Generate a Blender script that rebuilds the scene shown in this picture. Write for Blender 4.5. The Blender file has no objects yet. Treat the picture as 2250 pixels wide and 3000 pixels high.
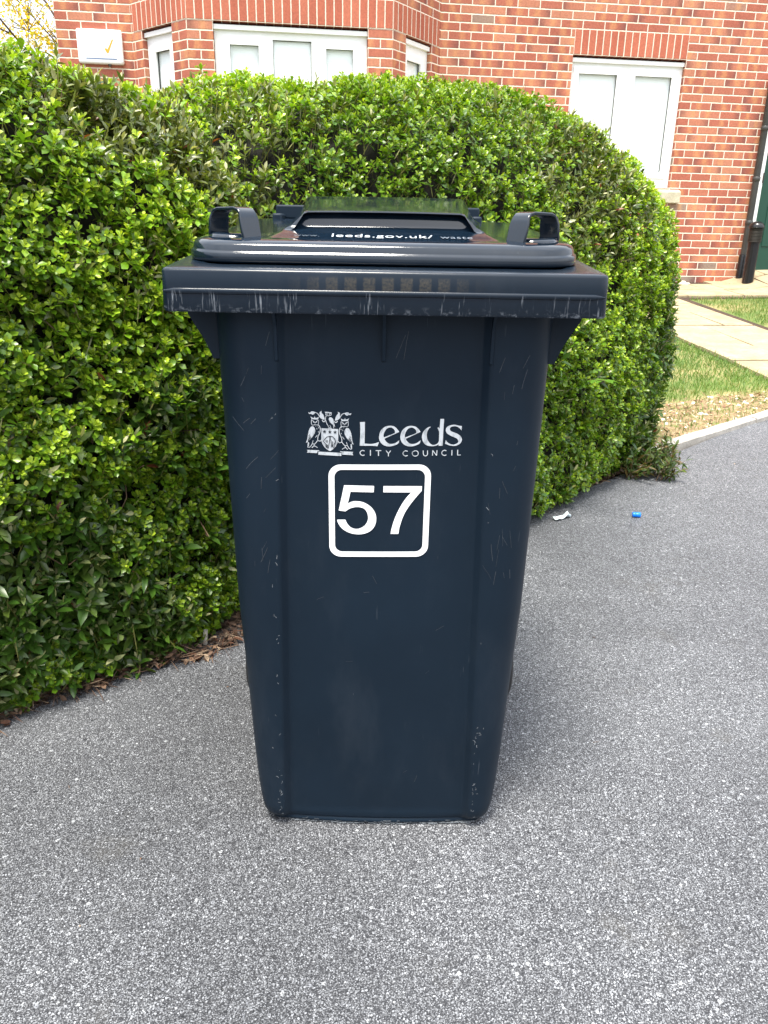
import bpy, bmesh, math, random
import numpy as np
from mathutils import Vector, Matrix

# ------------------------------------------------------------------ camera, sky, sun, exposure
S = bpy.context.scene
R = math.radians
CAM_H = 1.03
cd = bpy.data.cameras.new("camera")
cam = bpy.data.objects.new("camera", cd)
S.collection.objects.link(cam)
cd.sensor_fit = 'VERTICAL'
cd.sensor_height = 36.0
cd.lens = 36.0 * 2253.0 / 3000.0
cd.clip_start = 0.05
cd.clip_end = 2000.0
cam.matrix_world = (Matrix.Translation((0, 0, CAM_H)) @ Matrix.Rotation(R(90 - 20.0), 4, 'X') @ Matrix.Rotation(R(1.0), 4, 'Z'))
S.camera = cam
S.render.resolution_x, S.render.resolution_y = 768, 1024

SUN_EL, SUN_AZ = R(72), R(204)          # high hazy sun; azimuth from +Y clockwise: behind the camera, to its left
W = bpy.data.worlds.new("World")
S.world = W
W.use_nodes = True
wn = W.node_tree.nodes
wl = W.node_tree.links
bg = wn['Background']
sky = wn.new('ShaderNodeTexSky')
sky.sky_type = 'NISHITA'
sky.sun_disc = False
sky.sun_elevation = SUN_EL
sky.sun_rotation = SUN_AZ
sky.dust_density = 3.0
sky.air_density = 1.0
tc = wn.new('ShaderNodeTexCoord')
cn = wn.new('ShaderNodeTexNoise')
cn.inputs['Scale'].default_value = 1.6
cn.inputs['Detail'].default_value = 5
cr = wn.new('ShaderNodeValToRGB')
cr.color_ramp.elements[0].position = 0.3
cr.color_ramp.elements[0].color = (6.5, 7.0, 7.9, 1)
cr.color_ramp.elements[1].position = 0.75
cr.color_ramp.elements[1].color = (13.0, 13.0, 13.0, 1)
mx = wn.new('ShaderNodeMix')
mx.data_type = 'RGBA'
mx.inputs['Factor'].default_value = 0.8     # broken white cloud over most of the sky
wl.new(tc.outputs['Generated'], cn.inputs['Vector'])
wl.new(cn.outputs['Fac'], cr.inputs['Fac'])
wl.new(sky.outputs['Color'], mx.inputs['A'])
# overcast, brighter overhead; added dark horizon band stands in for unseen treelines
sp = wn.new('ShaderNodeSeparateXYZ')
el = wn.new('ShaderNodeValToRGB')
el.color_ramp.elements[0].position = 0.0
el.color_ramp.elements[0].color = (.20, .20, .20, 1)
el.color_ramp.elements[1].position = 1.0
el.color_ramp.elements[1].color = (1.5, 1.5, 1.5, 1)
for p_, v_ in ((.12, .40), (.20, .62)):
    e_ = el.color_ramp.elements.new(p_)
    e_.color = (v_, v_, v_, 1)
ml = wn.new('ShaderNodeMix')
ml.data_type = 'RGBA'
ml.blend_type = 'MULTIPLY'
ml.inputs['Factor'].default_value = 1.0
wl.new(tc.outputs['Generated'], sp.inputs[0])
wl.new(sp.outputs['Z'], el.inputs['Fac'])
wl.new(cr.outputs['Color'], ml.inputs['A'])
wl.new(el.outputs['Color'], ml.inputs['B'])
wl.new(ml.outputs['Result'], mx.inputs['B'])
wl.new(mx.outputs['Result'], bg.inputs['Color'])
bg.inputs['Strength'].default_value = 0.09

sl = bpy.data.lights.new("sun", 'SUN')
sl.energy = 2.6
sl.angle = R(16)
sl.color = (1.0, 0.94, 0.83)
sun = bpy.data.objects.new("sun", sl)
S.collection.objects.link(sun)
sd = Vector((math.sin(SUN_AZ) * math.cos(SUN_EL), math.cos(SUN_AZ) * math.cos(SUN_EL), math.sin(SUN_EL)))
sun.rotation_euler = sd.to_track_quat('Z', 'Y').to_euler()

S.view_settings.view_transform = 'Standard'
S.view_settings.look = 'None'
S.view_settings.exposure = 1.7
S.view_settings.gamma = 1.0
S.cycles.max_bounces = 6
S.cycles.transparent_max_bounces = 8
S.cycles.use_denoising = True

# ------------------------------------------------------------------ helpers
rng = np.random.default_rng(7)
random.seed(3)
COL = S.collection

def hz(y):
    """height of the ground: level by the bin, rising towards the house"""
    t = (np.asarray(y, float) - 1.9) / .25
    h = .077 * .25 * np.logaddexp(0, t)
    return np.minimum(h, .80)

def tag(o, label=None, cat=None, group=None, kind=None):
    if label: o['label'] = label
    if cat: o['category'] = cat
    if group: o['group'] = group
    if kind: o['kind'] = kind
    return o

def empty(name, loc, label, cat, group=None):
    o = bpy.data.objects.new(name, None)
    o.empty_display_size = .1
    COL.objects.link(o)
    o.location = loc
    return tag(o, label, cat, group)

def link(name, me, mat=None, parent=None, smooth=False):
    o = bpy.data.objects.new(name, me)
    COL.objects.link(o)
    if mat is not None:
        for m in (mat if isinstance(mat, (list, tuple)) else [mat]):
            me.materials.append(m)
    if parent is not None:
        o.parent = parent
        # keep world coordinates: every mesh is written in world metres
        pm = Matrix.Translation(parent.location)
        q = parent.parent
        while q is not None:
            pm = Matrix.Translation(q.location) @ pm
            q = q.parent
        me.transform(pm.inverted())
    if smooth:
        me.polygons.foreach_set('use_smooth', np.ones(len(me.polygons), bool))
    return o

def pymesh(name, verts, faces):
    me = bpy.data.meshes.new(name)
    me.from_pydata([tuple(map(float, v)) for v in verts], [], faces)
    me.update()
    return me

def npmesh(name, V, F, col=None):
    """V (N,3); F (M,k) with constant k"""
    me = bpy.data.meshes.new(name)
    V = np.ascontiguousarray(V, np.float32)
    F = np.ascontiguousarray(F, np.int32)
    me.vertices.add(len(V))
    me.vertices.foreach_set('co', V.ravel())
    k = F.shape[1]
    me.loops.add(F.size)
    me.loops.foreach_set('vertex_index', F.ravel())
    me.polygons.add(len(F))
    me.polygons.foreach_set('loop_start', np.arange(0, F.size, k, dtype=np.int32))
    me.polygons.foreach_set('loop_total', np.full(len(F), k, np.int32))
    if col is not None:
        a = me.color_attributes.new('Col', 'FLOAT_COLOR', 'POINT')
        c = np.ones((len(V), 4), np.float32)
        c[:, :3] = col
        a.data.foreach_set('color', c.ravel())
    me.update(calc_edges=True)
    me.validate()
    return me

class MB:
    """collects boxes, tubes and prisms into one mesh"""
    def __init__(s): s.v = []; s.f = []
    def add(s, V, F):
        n = len(s.v); s.v += [tuple(map(float, q)) for q in V]; s.f += [[i + n for i in f] for f in F]
    def box(s, x0, x1, y0, y1, z0, z1, M=None):
        V = [(x, y, z) for z in (z0, z1) for y in (y0, y1) for x in (x0, x1)]
        if M is not None: V = [M(q) for q in V]
        s.add(V, [(0, 2, 3, 1), (4, 5, 7, 6), (0, 1, 5, 4), (2, 6, 7, 3), (0, 4, 6, 2), (1, 3, 7, 5)])
    def lathe(s, prof, c, n=24, axis='z'):
        V = []; F = []
        for (r, z) in prof:
            for k in range(n):
                a = 2 * math.pi * k / n
                p = (r * math.cos(a), r * math.sin(a), z)
                if axis == 'x': p = (z, r * math.cos(a), r * math.sin(a))
                V.append((p[0] + c[0], p[1] + c[1], p[2] + c[2]))
        for i in range(len(prof) - 1):
            for k in range(n):
                F.append((i * n + k, i * n + (k + 1) % n, (i + 1) * n + (k + 1) % n, (i + 1) * n + k))
        F.append(tuple(range(n))[::-1]); F.append(tuple((len(prof) - 1) * n + k for k in range(n)))
        s.add(V, F)
    def tube(s, pts, r, n=6):
        pts = [Vector(p) for p in pts]
        rs = r if isinstance(r, (list, tuple)) else [r] * len(pts)
        V = []; F = []
        for i, p in enumerate(pts):
            d = (pts[min(i + 1, len(pts) - 1)] - pts[max(i - 1, 0)]).normalized()
            a = d.orthogonal().normalized(); b = d.cross(a)
            for k in range(n):
                t = 2 * math.pi * k / n
                V.append(p + (a * math.cos(t) + b * math.sin(t)) * rs[i])
        for i in range(len(pts) - 1):
            for k in range(n):
                F.append((i * n + k, i * n + (k + 1) % n, (i + 1) * n + (k + 1) % n, (i + 1) * n + k))
        F.append(tuple(range(n))[::-1]); F.append(tuple((len(pts) - 1) * n + k for k in range(n)))
        s.add(V, F)
    def loft(s, loops, cap0=True, cap1=True, closed=True):
        n = len(loops[0]); V = [q for l in loops for q in l]; F = []
        for i in range(len(loops) - 1):
            for k in range(n if closed else n - 1):
                F.append((i * n + k, i * n + (k + 1) % n, (i + 1) * n + (k + 1) % n, (i + 1) * n + k))
        if cap0: F.append(tuple(range(n))[::-1])
        if cap1: F.append(tuple((len(loops) - 1) * n + k for k in range(n)))
        s.add(V, F)
    def build(s, name, mat, parent=None, smooth=False, bevel=0, seg=2, angle=35):
        me = pymesh(name, s.v, s.f)
        bm = bmesh.new(); bm.from_mesh(me)
        bmesh.ops.recalc_face_normals(bm, faces=bm.faces)
        bm.to_mesh(me); bm.free()
        o = link(name, me, mat, parent, smooth)
        if bevel:
            m = o.modifiers.new('bevel', 'BEVEL')
            m.width = bevel; m.segments = seg; m.limit_method = 'ANGLE'; m.angle_limit = R(angle)
            m.harden_normals = False
        if smooth and not bevel or smooth == 2:
            pass
        if smooth:
            try:
                me.set_sharp_from_angle(angle=R(50))
            except Exception:
                pass
        return o

# ------------------------------------------------------------------ materials
class NT:
    def __init__(s, name):
        s.m = bpy.data.materials.new(name); s.m.use_nodes = True
        s.t = s.m.node_tree; s.n = s.t.nodes; s.p = s.n['Principled BSDF']; s.out = s.n['Material Output']
    def new(s, typ, **kw):
        n = s.n.new('ShaderNode' + typ)
        for k, v in kw.items(): setattr(n, k, v)
        return n
    def put(s, sock, v):
        if hasattr(v, 'is_output'): s.t.links.new(v, sock)
        elif isinstance(v, (tuple, list)) and len(v) == 3 and sock.type == 'RGBA': sock.default_value = (*v, 1)
        else: sock.default_value = v
    def math(s, op, a, b=0.0, c=0.0, clamp=False):
        n = s.new('Math', operation=op, use_clamp=clamp)
        s.put(n.inputs[0], a); s.put(n.inputs[1], b)
        if len(n.inputs) > 2: s.put(n.inputs[2], c)
        return n.outputs[0]
    def mix(s, f, a, b, blend='MIX'):
        n = s.new('Mix', data_type='RGBA', blend_type=blend)
        s.put(n.inputs['Factor'], f); s.put(n.inputs['A'], a); s.put(n.inputs['B'], b)
        return n.outputs['Result']
    def ramp(s, f, stops, interp='LINEAR'):
        n = s.new('ValToRGB'); r = n.color_ramp; r.interpolation = interp
        while len(r.elements) < len(stops): r.elements.new(0.5)
        for e, (p, c) in zip(r.elements, stops):
            e.position = p; e.color = (*c, 1) if isinstance(c, (tuple, list)) else (c, c, c, 1)
        s.put(n.inputs[0], f); return n.outputs[0]
    def step(s, x, a, b):
        n = s.new('MapRange', interpolation_type='SMOOTHSTEP')
        s.put(n.inputs[0], x); n.inputs[1].default_value = a; n.inputs[2].default_value = b
        return n.outputs[0]
    def noise(s, vec, scale, detail=3, rough=.55, dist=0):
        n = s.new('TexNoise'); s.put(n.inputs['Vector'], vec); n.inputs['Scale'].default_value = scale
        n.inputs['Detail'].default_value = detail; n.inputs['Roughness'].default_value = rough; n.inputs['Distortion'].default_value = dist
        return n.outputs['Fac']
    def vor(s, vec, scale, feature='F1', out='Distance', rand=1):
        n = s.new('TexVoronoi', feature=feature); s.put(n.inputs['Vector'], vec); n.inputs['Scale'].default_value = scale
        n.inputs['Randomness'].default_value = rand
        return n.outputs[out], (n.outputs['Color'] if feature == 'F1' else None)
    def pos(s): return s.new('NewGeometry').outputs['Position']
    def map(s, vec, scale=(1, 1, 1), rot=(0, 0, 0)):
        n = s.new('Mapping'); s.put(n.inputs[0], vec); n.inputs['Scale'].default_value = scale; n.inputs['Rotation'].default_value = rot
        return n.outputs[0]
    def sep(s, v):
        n = s.new('SeparateXYZ'); s.put(n.inputs[0], v); return n.outputs
    def bump(s, h, strength=.5, dist=.002):
        n = s.new('Bump'); s.put(n.inputs['Height'], h); n.inputs['Strength'].default_value = strength; n.inputs['Distance'].default_value = dist
        s.t.links.new(n.outputs[0], s.p.inputs['Normal']); return n
    def base(s, c): s.put(s.p.inputs['Base Color'], c)
    def rough(s, v): s.put(s.p.inputs['Roughness'], v)

def simple(name, col, rough=.5, var=.15, scale=30, spec=.5, metal=0):
    t = NT(name)
    nz = t.noise(t.pos(), scale, 4)
    d = tuple(c * (1 - var) for c in col); b = tuple(min(1, c * (1 + var)) for c in col)
    t.base(t.ramp(nz, [(.3, d), (.7, b)]))
    t.rough(t.math('ADD', rough - .06, t.math('MULTIPLY', t.noise(t.pos(), scale * 2.3, 3), .12)))
    t.p.inputs['Specular IOR Level'].default_value = spec
    t.p.inputs['Metallic'].default_value = metal
    return t.m

def mat_asphalt():
    t = NT('asphalt'); P = t.pos()
    flat = t.map(P, (1, 1, 0.35))
    d1, c1 = t.vor(flat, 225)
    d2, c2 = t.vor(flat, 470)
    e1, _ = t.vor(flat, 225, 'DISTANCE_TO_EDGE')
    r1 = t.sep(c1)[0]; r2 = t.sep(c2)[1]
    chip1 = t.ramp(r1, [(0, .085), (.30, .18), (.55, .27), (.78, .38), (1, .54)])
    chip2 = t.ramp(r2, [(0, .08), (.45, .17), (.75, .27), (1, .42)])
    big = t.math('MULTIPLY', t.step(r1, .25, .4), t.step(e1, .03, .10))
    c = t.mix(big, chip2, chip1)
    d0, c0 = t.vor(flat, 105)
    r0 = t.sep(c0)
    big = t.math('MULTIPLY', big, t.step(d1, .52, .36))
    c = t.mix(big, t.mix(t.step(d2, .34, .52), chip2, (.090, .089, .094)), chip1)
    stone = t.math('MULTIPLY', t.step(d0, .40, .30), t.step(r0[0], .86, .88))
    c = t.mix(stone, c, t.ramp(r0[1], [(.2, (.045, .046, .05)), (.4, (.30, .30, .31)), (1, (.62, .62, .60))]))
    gap = t.step(d2, .70, .40)
    c = t.mix(t.math('MULTIPLY', t.math('SUBTRACT', 1.0, gap), .8), c, (.022, .023, .026))
    lo = t.noise(P, 1.3, 4, .6)
    c = t.mix(1.0, c, t.ramp(lo, [(.3, (.80, .81, .83)), (.7, (1.10, 1.11, 1.13))]), 'MULTIPLY')
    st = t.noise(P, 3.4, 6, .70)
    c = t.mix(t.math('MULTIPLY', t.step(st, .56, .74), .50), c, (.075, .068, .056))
    c = t.mix(1.0, c, t.ramp(t.noise(P, .75, 4, .55), [(.34, (.54, .56, .60)), (.68, (.98, 1.01, 1.055))]), 'MULTIPLY')
    t.base(c); t.rough(t.ramp(r1, [(0, .75), (1, .5)]))
    t.p.inputs['Specular IOR Level'].default_value = .45
    h = t.math('ADD', t.math('MULTIPLY', t.step(e1, 0, .22), .7), t.math('MULTIPLY', d2, -.6))
    h = t.math('ADD', h, t.math('MULTIPLY', r1, .5))
    t.bump(h, .55, .0020)
    return t.m

def mat_brick(name, bonded=True, dark_ends=.36, pal=None):
    t = NT(name)
    uv = t.new('UVMap').outputs[0]
    s = t.sep(uv); P = t.pos()
    jit = t.math('MULTIPLY', t.math('SUBTRACT', t.noise(P, 40, 3), .5), .006)
    u = t.math('ADD', s[0], jit); v = t.math('ADD', s[1], jit)
    row = t.math('FLOOR', t.math('DIVIDE', s[1], .075))
    off = t.math('MULTIPLY', t.math('MODULO', t.math('ABSOLUTE', row), 2.0), .5) if bonded else 0.0
    uu = t.math('ADD', t.math('DIVIDE', u, .225), off)
    col = t.math('FLOOR', t.math('ADD', t.math('DIVIDE', s[0], .225), off))
    fx = t.math('FRACT', uu); fy = t.math('FRACT', t.math('DIVIDE', v, .075))
    ex = t.math('MULTIPLY', t.math('MINIMUM', fx, t.math('SUBTRACT', 1.0, fx)), .225)
    ey = t.math('MULTIPLY', t.math('MINIMUM', fy, t.math('SUBTRACT', 1.0, fy)), .075)
    edge = t.math('MINIMUM', ex, ey)
    brick = t.step(edge, .0042, .0064)
    idv = t.new('CombineXYZ'); t.put(idv.inputs[0], col); t.put(idv.inputs[1], row)
    w = t.new('TexWhiteNoise', noise_dimensions='2D'); t.put(w.inputs['Vector'], idv.outputs[0])
    rs = t.sep(w.outputs['Color'])
    pal = pal or [(0, (.35, .112, .074)), (.35, (.385, .128, .084)), (.6, (.41, .15, .095)), (.8, (.47, .21, .13)), (.97, (.43, .165, .105)), (.99, (.26, .20, .16))]
    c = t.ramp(rs[0], pal)
    if dark_ends:
        flip = t.step(rs[1], .49, .51)
        g = t.math('ABSOLUTE', t.math('SUBTRACT', fx, flip))
        has = t.step(rs[2], 1 - dark_ends - .01, 1 - dark_ends + .01)
        wob = t.math('ADD', g, t.math('MULTIPLY', t.math('SUBTRACT', t.noise(P, 12, 2), .5), .35))
        c = t.mix(t.math('MULTIPLY', t.math('MULTIPLY', t.step(wob, .42, .05), has), .65), c, (.15, .062, .060))
        band = t.math('MULTIPLY', t.step(t.math('ABSOLUTE', t.math('SUBTRACT', wob, .62)), .22, .02), t.step(t.math('FRACT', t.math('MULTIPLY', rs[2], 7.3)), .3, .32))
        c = t.mix(t.math('MULTIPLY', band, .45), c, (.60, .30, .13))
    c = t.mix(1.0, c, t.ramp(t.noise(P, 65, 5, .7), [(.3, .80), (.7, 1.18)]), 'MULTIPLY')
    c = t.mix(1.0, c, t.ramp(t.noise(P, 1.1, 4, .65), [(.3, (.84, .83, .84)), (.7, (1.08, 1.07, 1.05))]), 'MULTIPLY')
    spots = t.math('MULTIPLY', t.step(t.noise(P, 9, 5, .7), .70, .80), .5)
    c = t.mix(spots, c, (.62, .50, .40))
    mort = t.mix(t.noise(P, 60, 4), (.60, .50, .40), (.78, .69, .58))
    t.base(t.mix(brick, mort, c)); t.rough(.85)
    t.p.inputs['Specular IOR Level'].default_value = .25
    h = t.math('ADD', t.step(edge, .002, .0085), t.math('MULTIPLY', t.noise(P, 160, 4), .22))
    t.bump(h, .8, .004)
    return t.m

def mat_leaf(name, rough=.32, trans=.28):
    t = NT(name)
    a = t.new('Attribute', attribute_name='Col')
    P = t.pos()
    c = t.mix(1.0, a.outputs['Color'], t.ramp(t.noise(P, 220, 2), [(.3, .85), (.7, 1.15)]), 'MULTIPLY')
    t.base(c); t.rough(rough); t.p.inputs['Specular IOR Level'].default_value = .5
    tr = t.new('BsdfTranslucent'); t.put(tr.inputs['Color'], t.mix(1.0, c, (1.5, 1.5, .5), 'MULTIPLY'))
    ms = t.new('MixShader'); ms.inputs[0].default_value = trans
    t.t.links.new(t.p.outputs[0], ms.inputs[1]); t.t.links.new(tr.outputs[0], ms.inputs[2])
    t.t.links.new(ms.outputs[0], t.out.inputs['Surface'])
    return t.m

def mat_plastic(name, kind='body'):
    """weathered dark blue grey bin plastic"""
    t = NT(name); P = t.pos()
    col = (.0056, .0125, .0222) if kind == 'body' else (.0042, .0100, .0190)
    c = t.ramp(t.noise(P, 3.0, 4, .6), [(.25, tuple(q * .85 for q in col)), (.75, tuple(q * 1.2 for q in col))])
    # chalky bloom and fine scratches worn into the surface
    bloom = t.math('MULTIPLY', t.step(t.noise(t.map(P, (9, 9, 3.2)), 1, 6, .68), .50, .80), .15)
    c = t.mix(bloom, c, (.05, .06, .075))
    sc = t.map(P, (240, 240, 9), (0, R(8), 0))
    fine = t.math('MULTIPLY', t.step(t.noise(sc, 1, 2), .70, .74), t.step(t.noise(P, 9, 2), .52, .66))
    c = t.mix(t.math('MULTIPLY', fine, .18 if kind == 'body' else .1), c, (.14, .16, .18))
    if kind == 'rim':
        x, y, z = t.sep(P)
        # vertical drag scrapes on the lower half of the lip
        vs = t.map(P, (330, 0, 26)); wide = t.noise(t.map(P, (38, 0, 8)), 1, 3, .6)
        dr = t.math('MULTIPLY', t.step(t.noise(vs, 1, 3, .6), .55, .66), t.step(wide, .49, .64))
        low = t.step(z, .9555, .9495)
        c = t.mix(t.math('MULTIPLY', t.math('MULTIPLY', dr, low), .72), c, (.28, .305, .34))
        edge = t.math('MULTIPLY', t.step(z, .939, .926), t.step(t.noise(t.map(P, (90, 0, 120)), 1, 5, .7), .52, .68))
        c = t.mix(t.math('MULTIPLY', edge, .5), c, (.24, .265, .30))
        # row of dusty square patches left along the upper half
        per = t.math('FRACT', t.math('ADD', t.math('DIVIDE', x, .0246), .5))
        px = t.step(t.math('ABSOLUTE', t.math('SUBTRACT', per, .5)), .36, .27)
        pz = t.math('MULTIPLY', t.step(z, .9555, .9585), t.step(z, .9755, .971))
        fade = t.step(t.math('ABSOLUTE', t.math('ADD', x, .004)), .145, .045)
        dust = t.math('MULTIPLY', t.math('MULTIPLY', px, pz), t.math('MULTIPLY', fade, t.ramp(t.noise(P, 300, 4, .7), [(.35, .10), (.7, 1.0)])))
        c = t.mix(t.math('MULTIPLY', dust, .60), c, (.085, .072, .05))
    t.base(c)
    r = {'body': .46, 'rim': .24, 'lid': .10}[kind]
    t.rough(t.math('ADD', r - .05, t.math('MULTIPLY', t.noise(P, 26, 4, .6), .10)))
    t.p.inputs['Specular IOR Level'].default_value = {'body': .16, 'rim': .34, 'lid': .58}[kind]
    h = t.noise(P, 900 if kind == 'body' else 400, 2)
    h2 = t.noise(P, 11, 3)
    t.bump(t.math('ADD', t.math('MULTIPLY', h, .05), t.math('MULTIPLY', h2, .9 if kind != 'body' else 1.0)), .25, .0012)
    return t.m

def mat_print(name, col=(.50, .53, .56), worn=.5):
    t = NT(name); P = t.pos()
    w = t.math('MULTIPLY', t.step(t.noise(t.map(P, (160, 60, 60)), 1, 4, .7), .46, .70), worn)
    t.base(t.mix(w, col, (.06, .08, .10))); t.rough(.5)
    return t.m

def mat_stone(name, c0, c1, scale=8, joints=False):
    t = NT(name); P = t.pos()
    a = t.noise(P, scale, 6, .65, .3); b = t.noise(P, scale * 9, 4, .6)
    c = t.ramp(a, [(.28, c0), (.72, c1)])
    c = t.mix(1.0, c, t.ramp(b, [(.3, .86), (.7, 1.12)]), 'MULTIPLY')
    vein = t.step(t.math('ABSOLUTE', t.math('SUBTRACT', t.noise(t.map(P, (1, 3, 1)), scale * .8, 5, .7), .5)), .02, .0)
    c = t.mix(t.math('MULTIPLY', vein, .35), c, tuple(q * .6 for q in c0))
    t.base(c); t.rough(.85); t.p.inputs['Specular IOR Level'].default_value = .25
    t.bump(t.math('ADD', a, t.math('MULTIPLY', b, .4)), .5, .006)
    return t.m

def mat_soil():
    t = NT('soil'); P = t.pos()
    a = t.noise(P, 45, 6, .7); b = t.noise(P, 5, 4)
    c = t.ramp(a, [(.3, (.02, .013, .009)), (.55, (.06, .036, .022)), (.75, (.13, .08, .05))])
    t.base(t.mix(1.0, c, t.ramp(b, [(.3, .8), (.7, 1.15)]), 'MULTIPLY')); t.rough(.95)
    t.bump(a, .8, .012); return t.m

def mat_turf():
    t = NT('turf'); P = t.pos()
    a = t.noise(P, 60, 5, .7); b = t.noise(P, 3.2, 4)
    c = t.ramp(a, [(.3, (.06, .10, .02)), (.7, (.16, .22, .05))])
    t.base(t.mix(t.step(b, .45, .7), c, (.30, .25, .11))); t.rough(.9); t.bump(a, .6, .01); return t.m

def mat_verge():
    t = NT('dry_verge'); P = t.pos()
    a = t.noise(P, 70, 6, .75); b = t.noise(P, 14, 4, .7)
    c = t.ramp(a, [(.3, (.11, .07, .04)), (.5, (.27, .19, .10)), (.72, (.43, .35, .20))])
    t.base(t.mix(t.step(b, .52, .68), c, (.16, .19, .05))); t.rough(.95); t.bump(a, .8, .012); return t.m

def mat_glass():
    t = NT('window_glass')
    tr = t.new('BsdfTransparent'); tr.inputs[0].default_value = (.98, 1, 1, 1)
    gl = t.new('BsdfGlossy'); gl.inputs['Roughness'].default_value = .01
    fr = t.new('Fresnel'); bk = t.new('NewGeometry').outputs['Backfacing']
    t.put(fr.inputs[0], t.math('SUBTRACT', 1.5, t.math('MULTIPLY', bk, 1.5 - 1 / 1.5)))      # a thin pane: same reflection from either side
    ms = t.new('MixShader'); t.t.links.new(t.math('MULTIPLY', fr.outputs[0], 1.6, clamp=True), ms.inputs[0])
    t.t.links.new(tr.outputs[0], ms.inputs[1]); t.t.links.new(gl.outputs[0], ms.inputs[2])
    t.t.links.new(ms.outputs[0], t.out.inputs['Surface']); return t.m

def mat_blind():
    t = NT('blind_fabric'); P = t.pos(); z = t.sep(P)[2]
    f = t.math('FRACT', t.math('DIVIDE', z, .018))
    t.base(t.ramp(f, [(.0, (.84, .90, .92)), (.12, (.94, .97, .98)), (1, (.94, .97, .98))])); t.rough(.6)
    t.bump(f, .3, .003); return t.m

M = dict(
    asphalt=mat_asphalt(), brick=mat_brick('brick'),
    soldier=mat_brick('soldier_brick', False, 0, [(0, (.39, .115, .072)), (.5, (.42, .13, .080)), (1, (.45, .15, .094))]),
    leaf=mat_leaf('leaf'), grass=mat_leaf('grass_blade', .55, .25), petal=mat_leaf('blossom_leaf', .5, .45),
    bin=mat_plastic('bin_plastic'), rim=mat_plastic('rim_plastic', 'rim'), lid=mat_plastic('lid_plastic', 'lid'),
    print=mat_print('worn_white_print'), sticker=mat_print('white_vinyl', (.86, .87, .88), .03), veryfaded=mat_print('very_faded_print', (.035, .045, .055), .6), fadedprint=mat_print('faded_print', (.12, .14, .17), .6),
    binink=simple('bin_print_gap', (.006, .011, .018), .45),
    scuff=simple('scuff', (.034, .042, .052), .6, .5, 200),
    scuffbright=simple('scuff_bright', (.14, .155, .17), .6, .6, 300),
    rubber=simple('black_rubber', (.012, .012, .013), .6),
    white=simple('white_upvc', (.84, .85, .85), .3, .02, 10), glass=mat_glass(), blind=mat_blind(),
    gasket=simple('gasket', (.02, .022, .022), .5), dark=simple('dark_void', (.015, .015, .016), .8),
    cavity=simple('dpc_strip', (.13, .11, .09), .8),
    sill=mat_stone('sill_stone', (.34, .31, .22), (.56, .52, .40), 14),
    slab=mat_stone('riven_slab', (.27, .215, .13), (.42, .345, .225), 5), kerb=mat_stone('kerb_concrete', (.26, .245, .22), (.46, .43, .39), 18),
    soil=mat_soil(), turf=mat_turf(), verge=mat_verge(), twig=simple('twig', (.16, .10, .06), .8, .5, 60), core_shade=simple('hedge_inner_shade', (.006, .0055, .003), .9, .4, 40),
    pebble=simple('pebble', (.62, .56, .46), .7, .4, 50), chip=mat_leaf('dry_litter', .8, .05),
    door=simple('green_door_paint', (.010, .052, .034), .35, .06, 6), pipe=simple('grey_pipe', (.042, .042, .040), .35, .2, 8), black=simple('black_paint', (.008, .008, .009), .22, .2, 30),
    blackmat=simple('black_grille', (.02, .018, .015), .5), roof=simple('roof_tile', (.10, .06, .05), .8),
    orange=simple('orange_print', (.80, .33, .03), .4, .03), paleorange=simple('pale_orange_print', (.82, .68, .50), .4, .03), bluep=simple('blue_print', (.10, .16, .30), .4, .03),
    bluecap=simple('blue_plastic', (.0, .16, .75), .3, .08, 80), film=simple('white_film', (.62, .72, .76), .25, .1, 60), bark=simple('bark', (.09, .06, .04), .9, .4, 30),
)

# ------------------------------------------------------------------ ground, driveway, kerb, path, lawn
HA = np.array([-.837, 1.427]); HE = np.array([.754, .657]); HN = np.array([-.657, .754])   # edge of the driveway, along it, and into the bed

def grid_mesh(name, fn, A, B):
    V = np.array([fn(a, b) for b in B for a in A]); na = len(A)
    F = [(j * na + i, j * na + i + 1, (j + 1) * na + i + 1, (j + 1) * na + i) for j in range(len(B) - 1) for i in range(na - 1)]
    return npmesh(name, V, np.array(F))

ys = np.concatenate([[-400, -80, -20, -5, -1, 0, .6], np.arange(1.0, 3.2, .1), np.arange(3.4, 13, .4), [14, 20, 60, 400, 900]])
link('ground', grid_mesh('ground', lambda x, y: (x, y, float(hz(y)) - .03), [-900, -60, -12, -4, 0, 4, 12, 60, 900], ys), M['soil'])['kind'] = 'structure'

ss = np.concatenate([[-60, -20, -8, -4], np.arange(-3, 5, .12), [6, 9, 15, 40]])
ts = np.concatenate([[-60, -20, -8, -5], np.arange(-4, .01, .12), [.05]])
def dv(s, t):
    p = HA + HE * s + HN * t
    return (p[0], p[1], float(hz(p[1])))
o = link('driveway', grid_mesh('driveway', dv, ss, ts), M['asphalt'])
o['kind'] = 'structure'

def flat(name, pts, dz, mat, kind='structure'):
    me = pymesh(name, [(x, y, float(hz(y)) + dz) for x, y in pts], [tuple(range(len(pts)))])
    o = link(name, me, mat); o['kind'] = kind
    return o

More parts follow.
